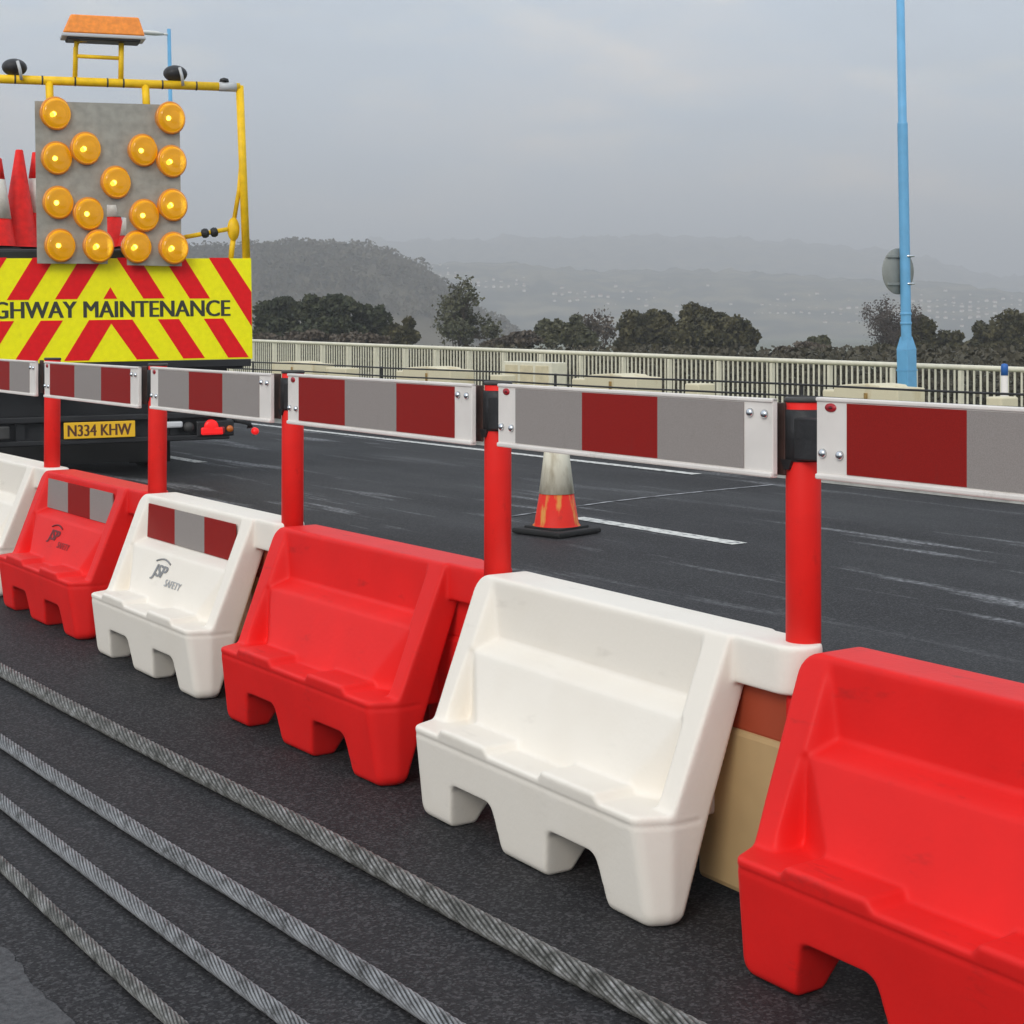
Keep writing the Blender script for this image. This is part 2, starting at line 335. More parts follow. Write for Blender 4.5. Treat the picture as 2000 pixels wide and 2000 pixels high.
def lettering(name, body, mats, parent, origin, right, up, height, width=None, bold=0.0, shear=0.0):
    """flat lettering; bold = extra stroke width in metres, from a few copies stacked 0.15 mm apart"""
    co, fs = text_mesh(body, height, width, 0.0, shear)
    o_, r_, u_ = Vector(origin), Vector(right).normalized(), Vector(up).normalized(); n_ = r_.cross(u_)
    V, F = [], []
    steps = [0.0] if not bold else [-0.5, -0.17, 0.17, 0.5]
    for i, sft in enumerate(steps):
        k0 = len(V); V += [o_ + r_ * (c[0] + sft * bold) + u_ * c[1] + n_ * (c[2] + 0.00015 * i) for c in co]; F += [tuple(v + k0 for v in f) for f in fs]
    me = bpy.data.meshes.new(name); me.from_pydata(V, [], F); me.update()
    return link(name, me, mats, parent)
def polar(az, dist, z=0.0):
    """point at a bearing (degrees right of the view axis) and distance in front of the bridge"""
    a = TH + R(az); return Vector((dist * math.sin(a), dist * math.cos(a), z))

# ------------------------------------------------------------------ ground, road, markings
def sheet(name, x0, x1, y0, y1, z, m, label=None):
    me = bpy.data.meshes.new(name); me.from_pydata([(x0, y0, z), (x1, y0, z), (x1, y1, z), (x0, y1, z)], [], [(0, 1, 2, 3)])
    return tag(link(name, me, m), label, kind="structure")
sheet("road", -14, 8.1, -12, 150, 0.0, "asphalt")
slab = MB()
xs_ = [0.872 + 0.004 * math.sin(i * 0.21) + random.uniform(-0.006, 0.006) for i in range(601)]
vv = [slab.bm.verts.new((x, -1 + i * 0.02, 0.004)) for i, x in enumerate(xs_)]; ww = [slab.bm.verts.new((-6, -1 + i * 0.02, 0.004)) for i in range(601)]
for i in range(600): slab.bm.faces.new((ww[i], vv[i], vv[i + 1], ww[i + 1]))
tag(slab.build("concrete_strip", "concrete_slab"), kind="structure")
def marking(name, pts, w, m, z=0.004):
    b = MB(); prev = None
    for i, p in enumerate(pts):
        d = Vector((*pts[min(i + 1, len(pts) - 1)], 0)) - Vector((*pts[max(i - 1, 0)], 0)); d.normalize(); q = Vector((-d.y, d.x, 0)) * w / 2
        cur = (b.bm.verts.new(Vector((*p, z)) + q), b.bm.verts.new(Vector((*p, z)) - q))
        if prev: b.bm.faces.new((prev[0], prev[1], cur[1], cur[0]))
        prev = cur
    return tag(b.build(name, m), kind="structure")
marking("edge_line", [(7.79, 8.7), (7.79, 100)], 0.10, "marking_white")
for x, a, b_ in ((5.475, 5.80, 7.12), (5.27, 11.70, 14.6), (5.40, 0.2, 1.5), (5.2, 18.0, 21.0)):
    marking("lane_marking", [(x, a), (x, b_)], 0.105, "marking_white")
jp = [(5.2, 7.38), (5.64, 7.517), (6.1, 7.64), (6.66, 7.734), (7.2, 7.79), (7.7, 7.825)]
marking("road_joint", jp, 0.028, "joint_grey")
k = MB(); k.box((8.19, 60, 0.03), (0.14, 150, 0.14), 0.015); tag(k.build("kerb", "kerb_stone"), kind="structure")

# land beyond the kerb: verge falling away, flat fields, then the hills
def terrain():
    az = np.radians(np.linspace(-64, 62, 150)) + TH
    rr = np.concatenate([[0.0, 0.4, 1.2, 2.3, 3.4, 5, 8, 12, 18, 26, 36, 48], np.geomspace(60, 3600, 46)])
    V = []; 
    for a in az:
        base = max(8.26 / max(math.sin(a), 0.06), 8.26) if a > 0.02 else 150.0
        for r in rr:
            d = base + r
            x, y = d * math.sin(a), d * math.cos(a)
            off = x - 8.26
            if off < 3.6: z = 0.07 - 0.115 * max(off, 0)
            else: z = -0.344 - 2.8 * min(1, (off - 3.6) / 26) - 2.4 * min(1, max(0, (off - 30) / 200))
            z += 0.25 * math.sin(x * 0.05) * math.sin(y * 0.043) * min(1, off / 80) if off > 0 else 0
            V.append((x, y, z))
    nr_ = len(rr); F = [(i * nr_ + j, i * nr_ + j + 1, (i + 1) * nr_ + j + 1, (i + 1) * nr_ + j) for i in range(len(az) - 1) for j in range(nr_ - 1)]
    return tag(mesh_np("terrain", V, F, "field"), kind="structure")
terrain()

def px_to_az(px): return math.degrees(math.atan((px - 1000) / 3121.0))
def ridge(name, crest, dist, depth, m, rough, kind="structure", seed=0, nseg=220, back=1.6):
    """hill from (bearing, crest height) pairs: rises over `depth` metres towards the crest line at `dist`"""
    g = np.random.default_rng(seed)
    a0, a1 = crest[0][0], crest[-1][0]; az = np.linspace(a0, a1, nseg)
    hz = np.interp(az, [c[0] for c in crest], [c[1] for c in crest])
    ph = g.uniform(0, 6.28, 8); fr = g.uniform(0.6, 6, 8)
    t = np.linspace(0, 1 + back, 40); V = []
    for i, a in enumerate(az):
        for j, u in enumerate(t):
            d = dist - depth + depth * u
            s = math.sin(min(u, 1) * math.pi / 2) if u <= 1 else 1 - 0.12 * (u - 1) ** 2
            z = -6.5 + (hz[i] + 6.5) * s
            z += rough * s * sum(math.sin(fr[k_] * a * 1.3 + ph[k_] + u * 5 * fr[7 - k_]) for k_ in range(8)) / 8
            p = polar(a, d, z); V.append(p[:])
    F = [(i * 40 + j, i * 40 + j + 1, (i + 1) * 40 + j + 1, (i + 1) * 40 + j) for i in range(nseg - 1) for j in range(39)]
    return tag(mesh_np(name, V, F, m), kind=kind), np.array(V).reshape(nseg, 40, 3)
def crest(pts, d): return [(px_to_az(x), CAM_H + (636 - y) * d / 3121.0) for x, y in pts]
hill_o, hillV = ridge("wooded_hill", crest([(-700, 560), (-200, 520), (300, 505), (490, 503), (560, 497), (640, 495), (720, 503), (780, 520), (830, 551), (880, 588), (930, 626), (1000, 660)], 480), 480, 110, "wood_hill", 2.0, seed=3)
ridge("far_hill", crest([(-900, 500), (0, 500), (480, 482), (800, 476), (1100, 470), (1330, 468), (1560, 482), (1750, 500), (1900, 540), (2050, 560), (2500, 560), (3000, 540)], 2300), 2300, 900, "far_hill", 14, seed=5)
_, townV = ridge("near_ridge", crest([(-600, 560), (400, 545), (700, 520), (900, 516), (1100, 527), (1300, 535), (1450, 533), (1600, 545), (1800, 556), (2000, 575), (2400, 585), (3000, 590)], 1250), 1250, 420, "far_hill", 6, seed=9)

# woodland covering the near hill: one mass of canopy leaves
def leaf_quads(P, size, g):
    n = len(P); u = g.normal(size=(n, 3)); u /= np.linalg.norm(u, axis=1)[:, None]
    w = g.normal(size=(n, 3)); v = np.cross(u, w); v /= np.linalg.norm(v, axis=1)[:, None]
    s = (size * g.uniform(0.55, 1.3, n))[:, None]
    return np.stack([P - u * s - v * s * 0.7, P + u * s - v * s * 0.55, P + u * s * 0.8 + v * s * 0.7, P - u * s * 0.9 + v * s * 0.6], 1).reshape(-1, 3), np.arange(n * 4).reshape(n, 4)
def woodland():
    g = np.random.default_rng(21); P = []
    nI, nJ, _ = hillV.shape
    for _ in range(3000):
        i = g.integers(0, nI - 1); j = g.integers(4, 24)
        c = hillV[i, j] + g.normal(0, 1.5, 3) * [1, 1, 0]
        hgt = g.uniform(2.0, 4.2); wdt = g.uniform(1.2, 2.4)
        q = g.normal(size=(44, 3)); q /= np.linalg.norm(q, axis=1)[:, None]
        P.append(c + q * [wdt, wdt, hgt * 0.55] + [0, 0, hgt * 0.5])
    V, F = leaf_quads(np.concatenate(P), 0.40, g)
    tag(mesh_np("hill_woodland", V, F, "wood_hill", smooth=False), "bare winter woodland covering the round hill behind the truck", "woodland", kind="stuff")
woodland()

def town():
    g = np.random.default_rng(5); B = MB()
    az_all = np.degrees(np.arctan2(townV[:, 5, 0], townV[:, 5, 1])) - math.degrees(TH)
    def house(px, py, w):
        w *= g.uniform(0.45, 0.85); py += g.normal(0, 3)
        a = px_to_az(px); i = int(np.argmin(np.abs(az_all - a)))
        # walk up the slope until the line of sight at this height meets the ground
        for j in range(2, 20):
            p = townV[i, j]; d = math.hypot(p[0], p[1]); y = 636 - (p[2] - CAM_H) / (d * math.cos(R(a))) * 3121
            if y <= py: break
        h = w * g.uniform(0.45, 0.7); rz = Matrix.Rotation(g.uniform(0, 3.14), 4, "Z")
        B.box((p[0], p[1], p[2] + h * 0.4), (w, w * 0.7, h), rot=rz, mi=0)
        rp = [(-w * .54, 0), (w * .54, 0), (0, w * .3)]
        n0 = len(B.bm.verts); B.prism([(x * 0.72, y) for x, y in rp], 1, -w * .52, w * .52, mi=1)
        B.bm.verts.ensure_lookup_table(); vsn = B.bm.verts[n0:]
        bmesh.ops.transform(B.bm, matrix=Matrix.Translation((p[0], p[1], p[2] + h * 0.9)) @ rz @ Matrix.Rotation(R(90), 4, "Z"), verts=list(vsn))
    for _ in range(70): house(g.uniform(905, 1035), g.normal(563, 4), g.uniform(1.6, 3.0))
    for _ in range(40): house(g.uniform(1080, 1190), g.normal(585, 4), g.uniform(1.6, 3.4))
    for _ in range(24): house(g.uniform(840, 900), g.normal(545, 8), g.uniform(1.6, 3.0))
    for _ in range(40): house(g.uniform(1180, 1640), g.normal(590, 22), g.uniform(1.5, 2.8))
    for _ in range(240): house(g.uniform(1780, 2120), g.normal(612, 16), g.uniform(1.4, 3.0))
    for _ in range(50): house(g.uniform(1480, 1780), g.normal(618, 8), g.uniform(1.4, 2.6))
    tag(B.build("hillside_town", ["house_wall", "house_roof"]), "pale houses of a far town scattered over the hazy hillside", "town", kind="stuff")
town()

# ------------------------------------------------------------------ trees beyond the bridge
def tree_base(x): 
    off = x - 8.26
    return -0.344 - 2.8 * min(1, max(0, (off - 3.6)) / 26) - 2.4 * min(1, max(0, (off - 30) / 200)) if off > 3.6 else 0.07 - .115 * off
MPP = lambda d: d / 3121.0
def leafy(label, px, dist, lobes, m, n=7500, size=0.085, name="evergreen_tree"):
    """lobes: (px offset, py, half width px, half height px) of the crown outline at this distance"""
    n = int(n * 1.7); size *= 0.76; g = np.random.default_rng(int(px * 7 + dist)); k_ = MPP(dist); a = px_to_az(px); p0 = polar(a, dist / math.cos(R(a)))
    zb = tree_base(p0.x) - 0.1
    t = thing(name, label, "tree", (p0.x, p0.y, zb), group="trees beyond the bridge railing")
    rt = Vector((math.cos(TH), -math.sin(TH), 0)); fwv = Vector((math.sin(TH), math.cos(TH), 0))
    P = []; wts = np.array([l[2] * l[3] for l in lobes], float); wts /= wts.sum()
    for (ox, py, hw, hh), w in zip(lobes, wts):
        cz = CAM_H + (636 - py) * k_ - zb; nn = int(n * w)
        q = g.normal(size=(nn, 3)); q /= np.linalg.norm(q, axis=1)[:, None]
        q *= (0.55 + 0.5 * g.random(nn) ** 0.6)[:, None]
        # clumps: pull leaves towards random sub-centres for gaps and bumps
        cc = g.normal(size=(max(7, nn // 170), 3)); cc /= np.linalg.norm(cc, axis=1)[:, None]; cc *= g.uniform(0.50, 1.08, (len(cc), 1))
        q = q * (0.30 + 0.10 * g.random((nn, 1))) + cc[g.integers(0, len(cc), nn)] * 0.74
        dpt = hw * 0.8
        for v in q: P.append(rt * (ox + v[0] * hw) * k_ + fwv * (v[1] * dpt * k_) + Vector((0, 0, cz + v[2] * hh * k_)))
    V, F = leaf_quads(np.array([p[:] for p in P]), size, g)
    mesh_np("crown", V, F, m, t, smooth=False)
    top = CAM_H + (636 - min(l[1] - l[3] * 0.2 for l in lobes)) * k_ - zb
    b = MB(); b.tube([(0, 0, 0), (0.04, 0, top * 0.35), (0, 0.05, top * 0.8)], [0.16, 0.12, 0.04], 8)
    for (ox, py, hw, hh) in lobes:
        e = rt * ox * k_; b.tube([(0, 0, top * 0.3), (e.x * 0.6, e.y * 0.6, top * 0.5), (e.x, e.y, CAM_H + (636 - py) * k_ - zb)], [0.09, 0.06, 0.02], 6)
    b.build("trunk", "bark", t); return t
def bare(label, px, dist, top_py, half_px, seed, leaf=None, nleaf=0):
    g = random.Random(seed); k_ = MPP(dist); a = px_to_az(px); p0 = polar(a, dist / math.cos(R(a))); zb = tree_base(p0.x) - 0.1
    t = thing("bare_tree", label, "tree", (p0.x, p0.y, zb), group="trees beyond the bridge railing")
    H_ = CAM_H + (636 - top_py) * k_ - zb; Rr = half_px * k_
    tb, cb = MB(), MB(); tips = []
    def grow(p, d, ln, r, lev):
        q = p + d * ln; mid = (p + q) / 2 + Vector((g.uniform(-1, 1), g.uniform(-1, 1), g.uniform(-.5, .5))) * ln * 0.07
        (tb if lev < 2 else cb).tube([p, mid, q], [r, r * 0.85, r * 0.68], 6 if lev < 2 else 3, cap=False)
        if lev >= 5: tips.append(q); return
        for _ in range(3 if lev < 4 else 4):
            ax = Vector((g.gauss(0, 1), g.gauss(0, 1), g.gauss(0, 1))).normalized()
            nd = (d + ax * 0.75 + Vector((0, 0, 0.12))).normalized()
            if lev > 1: nd.z = abs(nd.z) * 0.8 - 0.05
            grow(q - d * ln * g.uniform(0, 0.45), nd.normalized(), ln * g.uniform(0.62, 0.80), max(r * 0.58, 0.014), lev + 1)
    grow(Vector((0, 0, 0)), Vector((0.03, 0, 1)), H_ * 0.34, 0.13, 0)
    # fit the crown to its height and spread
    allv = list(cb.bm.verts); zt = max(v.co.z for v in allv); rm = sorted(math.hypot(v.co.x, v.co.y) for v in allv)[int(len(allv) * 0.97)]
    S = Matrix.Diagonal((Rr / rm, Rr / rm, H_ / zt, 1))
    for b_ in (tb, cb): bmesh.ops.transform(b_.bm, matrix=S, verts=list(b_.bm.verts))
    tb.build("trunk", "bark", t); cb.build("crown", "twig", t)
    if leaf:
        gg = np.random.default_rng(seed); tp = np.array([(S @ q)[:] for q in tips]); P = tp[gg.integers(0, len(tp), nleaf)] + gg.normal(0, 0.12, (nleaf, 3))
        V, F = leaf_quads(P, 0.055 if leaf != "twig" else 0.030, gg); mesh_np("leaves", V, F, leaf, t, smooth=False)["kind"] = "stuff"
    return t
leafy("dense dark pine closest to the right edge of the striped truck board", 545, 62, [(-20, 615, 45, 32), (20, 605, 40, 28), (0, 655, 60, 40)], "leaf_pine")
leafy("broad dark pine with a flat top, middle of the dark clump by the truck", 640, 60, [(-25, 610, 45, 34), (25, 603, 42, 30), (0, 655, 70, 42)], "leaf_pine")
leafy("dark pine with a spiky crown, rightmost of the clump by the truck", 712, 61, [(0, 610, 30, 30), (22, 640, 34, 40), (-18, 655, 40, 40)], "leaf_pine", 4200)
leafy("low brown shrub mass below the dark pines by the truck", 600, 52, [(-70, 672, 60, 24), (0, 670, 60, 26), (70, 668, 55, 26), (125, 672, 40, 24)], "leaf_brown", 4200, 0.07, "shrub")
leafy("small dark bush between the pine clump and the tall half-bare tree", 790, 60, [(0, 650, 32, 30), (-14, 668, 34, 26)], "leaf_dark", 2600, 0.085, "shrub")
bare("tall half-bare tree with a ragged crown rising above the railing left of centre", 885, 60, 545, 78, 4, "leaf_olive", 3600)
leafy("low hedge-like shrub right of the tall half-bare tree", 1000, 58, [(-30, 668, 40, 18), (25, 664, 45, 20)], "leaf_brown", 2400, 0.075, "shrub")
leafy("olive green bush left of the big dark rounded evergreen", 1105, 60, [(-30, 655, 42, 32), (10, 648, 36, 34), (40, 662, 36, 28)], "leaf_olive", 4200, 0.085, "bushy_tree")
bare("thin grey bare tree poking up behind the olive green bush", 1160, 64, 602, 48, 12, "leaf_brown", 900)
leafy("wide dark evergreen with lumpy crown, left half of the biggest clump", 1275, 62, [(-30, 640, 46, 42), (10, 628, 40, 34), (30, 660, 55, 40), (-40, 665, 36, 36)], "leaf_dark", 7200)
leafy("tall rounded dark evergreen, highest crown of the biggest clump", 1385, 60, [(-22, 622, 46, 36), (35, 640, 50, 38), (0, 665, 80, 44), (70, 662, 34, 36)], "leaf_dark", 8600)
leafy("low reddish scrub on the field right of the biggest evergreen clump", 1565, 56, [(-40, 690, 40, 14), (20, 684, 50, 18)], "leaf_brown", 1800, 0.07, "shrub")
leafy("small olive bush in front of the pale field", 1600, 60, [(0, 674, 30, 20), (-55, 684, 30, 14)], "leaf_olive", 1800, 0.075, "shrub")
bare("bare round-headed tree just left of the blue lamp post", 1706, 60, 586, 112, 23, "twig", 8000)
leafy("dark bush at the foot of the bare round-headed tree", 1735, 58, [(-10, 690, 60, 22), (45, 676, 30, 28)], "leaf_dark", 3000, 0.085, "shrub")
leafy("dark evergreen just right of the blue lamp post", 1825, 60, [(-25, 650, 36, 34), (20, 672, 40, 30), (-5, 690, 60, 26)], "leaf_dark", 4600)
leafy("low dark bush between the two evergreens at the right edge", 1892, 60, [(0, 685, 44, 26)], "leaf_dark", 1800, 0.09, "shrub")
leafy("large dark evergreen cut by the right edge of the picture", 1985, 60, [(-55, 662, 40, 36), (0, 645, 50, 40), (50, 650, 50, 44), (-10, 685, 80, 34)], "leaf_dark", 7600)

def undergrowth():
    g = np.random.default_rng(77); P = []
    for _ in range(1900):
        a = g.uniform(-19, 24); d = g.uniform(34, 52) / math.cos(R(a)); p = polar(a, d); zb = tree_base(p.x)
        ztop = CAM_H - (g.uniform(38, 64)) * d * math.cos(R(a)) / 3121.0
        n = 85; q = g.normal(size=(n, 3)); q /= np.linalg.norm(q, axis=1)[:, None]; hh = (ztop - zb) / 2
        P.append(np.array([p.x, p.y, (ztop + zb) / 2]) + q * [0.9, 0.9, hh])
    V, F = leaf_quads(np.concatenate(P), 0.055, g)
    tag(mesh_np("undergrowth", V, F, "scrub", smooth=False), "brown undergrowth filling the bank behind the railing", "undergrowth", kind="stuff")
undergrowth()

# ------------------------------------------------------------------ bridge railing, cable barrier, blocks
RX = 11.5
def rail_z(s): return 0.729 + (s - 9.335) * 0.009
rail = thing("bridge_railing", "cream metal railing with upright bars along the far side of the bridge", "railing", (RX, 9.335, -0.3))
b = MB(); b.tube([(0, s - 9.335, rail_z(s) + 0.28) for s in (2, 10, 20, 30, 45, 70)], 0.024, 8); b.build("top_rail", "parapet_cream", rail)
b = MB(); b.tube([(0, s - 9.335, rail_z(s) - 0.62 + 0.3) for s in (2, 10, 20, 30, 45, 70)], 0.016, 8); b.build("bottom_rail", "parapet_cream", rail)
post0 = MB().box((0, 0, 0.49), (0.05, 0.032, 0.98), 0.004).build("railing_post", "parapet_cream", rail, (0, 0, 0))
bar0 = MB().box((0, 0, 0.70), (0.0135, 0.0135, 0.62)).build("railing_bar", "parapet_cream", rail, (0, 0.0715, 0))
posts_s = [9.335 + 0.791 * i for i in range(-8, 44)]
rest = MB()
for s in posts_s:
    if abs(s - 9.335) > 0.01: share(post0, "railing_post", rail, (0, s - 9.335, rail_z(s) - 0.729))
    for j in range(1, 11):
        y = s + 0.0719 * j
        if abs(y - 9.335 - 0.0715) < 0.005: continue
        if 7.3 < y < 24: share(bar0, "railing_bar", rail, (0, y - 9.335, rail_z(y) - 0.729))
        else: rest.box((0, y - 9.335, 0.70 + rail_z(y) - 0.729), (0.0135, 0.0135, 0.62))
rest.build("railing_bars", "parapet_cream", rail)["kind"] = "stuff"

cb = thing("cable_barrier", "low safety fence of two dark steel cables in front of the cream railing", "cable fence", (9.0, 7, 0))
for z0 in (0.62, 0.53):
    b = MB(); b.tube([(0.012 * math.sin(i * 0.8), -6 + i * 1.0, z0 - 0.0 + 0.004 * math.sin(i * 1.7)) for i in range(48)], 0.0095, 6); b.build("cable", "cable_dark", cb)
for i in range(13):
    b = MB(); b.box((0, 0, 0.27), (0.020, 0.024, 0.72), 0.004); b.build("cable_post", "cable_dark", cb, (0.012, -4.2 + i * 3.2 + 2.85, 0))
bigs = [(8.35, 9.02), (11.50, 12.29), (14.68, 15.68), (17.86, 18.99), (21.0, 22.0)]
blab = ["long cream concrete block beside the blue lamp post base", "long cream block with rust streaks behind the third board from the right",
        "long cream concrete block near the middle of the railing", "long cream concrete block second from the truck", "long cream concrete block closest behind the truck board"]
for (a, c_), lb in zip(bigs, blab):
    t = thing("concrete_block", lb, "concrete block", (9.7, (a + c_) / 2, 0.0), group="cream blocks along the cable fence")
    L_ = c_ - a; b = MB()
    pr = [(-L_ / 2, -0.15), (L_ / 2, -0.15), (L_ / 2, 0.595), (L_ * 0.30, 0.612), (0, 0.625), (-L_ * 0.22, 0.615), (-L_ * 0.24, 0.600), (-L_ / 2, 0.595)]
    b.prism(pr, 0, -0.16, 0.16)
    o = b.build("block_body", "block_cream", t); md = o.modifiers.new("bevel", "BEVEL"); md.width = 0.012; md.segments = 2; md.limit_method = "ANGLE"
    MB().box((-0.165, -L_ * 0.02, 0.45), (0.016, 0.03, 0.20), 0.003).build("rusty_bracket", "rust_ochre", t)
smalls = [(7.43, 7.57), (9.05, 9.20), (10.70, 10.89), (12.35, 12.57), (13.8, 14.0), (15.69, 15.93), (17.11, 17.63)]
slab_ = ["small cream block at the foot of the blue-capped bollard", "small cream block left of the block by the lamp post", "small cream block standing alone between two long blocks",
         "small cream block touching the left end of the rust-streaked block", "small cream block below the cream cabinet", "small cream block left of the cabinet", "short cream block nearest the truck"]
for (a, c_), lb in zip(smalls, slab_):
    b = MB(); b.box((0, 0, 0.20), (0.2, c_ - a, 0.72), 0.014)
    tag(b.build("concrete_block", "block_cream", None, (9.7, (a + c_) / 2, 0)), lb, "concrete block", "cream blocks along the cable fence")
# cream inspection cabinet in front of the railing
t = thing("utility_cabinet", "cream cabinet with three panels standing against the railing near the middle", "cabinet", (11.2, 15.4, -0.3))
MB().box((0, 0, 0.48), (0.22, 0.98, 0.94), 0.01).build("cabinet_body", "parapet_cream", t)
for i in (-1, 0, 1): MB().box((-0.113, i * 0.31, 0.56), (0.012, 0.25, 0.70), 0.004).build("panel", "gate_cream", t)
t = thing("bollard", "short white bollard with a blue cap at the right edge", "bollard", (10.8, 8.327, -0.25))
MB().lathe([(0.0, 0), (0.028, 0), (0.027, 0.93), (0, 0.93)], 16).build("post", "board_white", t)
MB().lathe([(0.0, 0.925), (0.029, 0.925), (0.029, 1.0), (0.022, 1.018), (0.0, 1.022)], 16).build("cap", "blue_cap", t)

# lamp posts
def lamp_post(label, loc, lean):
    t = thing("lamp_post", label, "lamp post", loc, lean, "blue lamp posts on the bridge")
    w = 0.058
    b = MB(); b.box((0, 0, 0.55), (2 * w, 2 * w, 1.10), 0.006)
    for z0, w0, z1, w1 in ((1.10, w, 1.21, 0.046),):
        A = [b.bm.verts.new((x * w0, y * w0, z0)) for x, y in ((-1, -1), (1, -1), (1, 1), (-1, 1))]; B_ = [b.bm.verts.new((x * w1 * .75, y * w1 * .75, z1)) for x, y in ((-1, -1), (1, -1), (1, 1), (-1, 1))]
        for i in range(4): b.bm.faces.new((A[i], A[(i + 1) % 4], B_[(i + 1) % 4], B_[i]))
    b.box((0, 0, 0.93), (2 * w + 0.006, 2 * w + 0.006, 0.012))
    b.build("base", "lamp_blue", t)
    b = MB(); b.lathe([(0.043, 1.18), (0.043, 2.98), (0.043, 2.99), (0.036, 3.0), (0.030, 6.02), (0.0, 6.02)], 20); b.build("shaft", "lamp_blue", t)
    for z in (1.32, 1.40): MB().lathe([(0.0435, z - 0.012), (0.048, z - 0.008), (0.048, z + 0.008), (0.0435, z + 0.012)], 20).build("collar", "lamp_blue", t)
    h = thing("lantern", None, None); h.parent = t; h.location = (0, 0, 5.93)
    MB().tube([(0, 0, 0), (-0.12, 0, 0.0)], 0.018, 8).build("arm", "lamp_head", h)
    b = MB(); b.lathe([(0.0, -0.20), (0.045, -0.17), (0.062, -0.06), (0.058, 0.08), (0.036, 0.19), (0, 0.2)], 16, mtx=Matrix.Translation((-0.30, 0, 0.0)) @ Matrix.Diagonal((1, 1, 0.62, 1)) @ Matrix.Rotation(R(90), 4, "Y"))
    b.build("lantern_body", "lamp_head", h); return t
ln = R(1.0)
lamp_post("tall pale blue lamp post with square base behind the cable fence on the right", (10.4, 8.983, -0.22), (-ln * 0.58, -ln * 0.82, 0))
lamp_post("distant pale blue lamp post with white lantern behind the truck's lamp panel", (10.4, 24.05, -0.18), (-ln * 0.6, -ln * 1.0, 0))
t = thing("road_sign", "round grey back of a road sign strapped to the blue lamp post", "sign", (10.35, 9.055, 1.535), (0, R(-1), 0))
MB().lathe([(0.0, -0.006), (0.190, -0.006), (0.194, 0.0), (0.190, 0.006), (0, 0.006)], 40, mtx=Matrix.Rotation(R(90), 4, "X")).build("sign_disc", "sign_back", t)
for z in (-0.105, 0.125): MB().box((0, -0.012, z), (0.30, 0.016, 0.022), 0.003).build("stiffener", "sign_back", t)
for z in (-0.105, 0.125): MB().lathe([(0.0445, z - 0.008), (0.0475, z - 0.008), (0.0475, z + 0.008), (0.0445, z + 0.008)], 20, mtx=Matrix.Translation((0.05, -0.072, 0))).build("strap", "steel", t)

# ------------------------------------------------------------------ moulded barriers
def surface_nets(Fv, org, h):
    ins = Fv < 0; nx, ny, nz = Fv.shape
    c = sum(ins[i:nx - 1 + i, j:ny - 1 + j, k_:nz - 1 + k_].astype(np.int8) for i in (0, 1) for j in (0, 1) for k_ in (0, 1))
    I, J, K = np.nonzero((c > 0) & (c < 8)); n = len(I)
    idx = np.full((nx - 1, ny - 1, nz - 1), -1, np.int32); idx[I, J, K] = np.arange(n)
    acc = np.zeros((n, 3)); cnt = np.zeros(n)
    corners = [(i, j, k_) for i in (0, 1) for j in (0, 1) for k_ in (0, 1)]
    for a in corners:
        for ax in range(3):
            if a[ax]: continue
            b_ = list(a); b_[ax] = 1
            fa = Fv[I + a[0], J + a[1], K + a[2]]; fb = Fv[I + b_[0], J + b_[1], K + b_[2]]
            m = (fa < 0) != (fb < 0); tt = np.where(m, fa / np.where(m, fa - fb, 1), 0)
            p = np.array(a, float)[None, :].repeat(n, 0); p[:, ax] += tt
            acc += p * m[:, None]; cnt += m
    V = (np.stack([I, J, K], 1) + acc / cnt[:, None]) * h + org
    Q = []
    for ax in range(3):
        s0 = [slice(1, -1)] * 3; s1 = [slice(1, -1)] * 3; s0[ax] = slice(0, -1); s1[ax] = slice(1, None)
        A = ins[tuple(s0)]; B_ = ins[tuple(s1)]; x = np.nonzero(A != B_); flip = A[x]
        p = [x[0].copy(), x[1].copy(), x[2].copy()]
        for d in range(3):
            if d != ax: p[d] += 1
        d1, d2 = [d for d in range(3) if d != ax]
        def cell(o1, o2):
            q = [p[0].copy(), p[1].copy(), p[2].copy()]; q[d1] -= o1; q[d2] -= o2
            return idx[q[0], q[1], q[2]]
        quad = np.stack([cell(1, 1), cell(0, 1), cell(0, 0), cell(1, 0)], 1)
        fl = flip if ax != 1 else ~flip
        quad[~fl] = quad[~fl][:, ::-1]; Q.append(quad)
    return V, np.concatenate(Q)

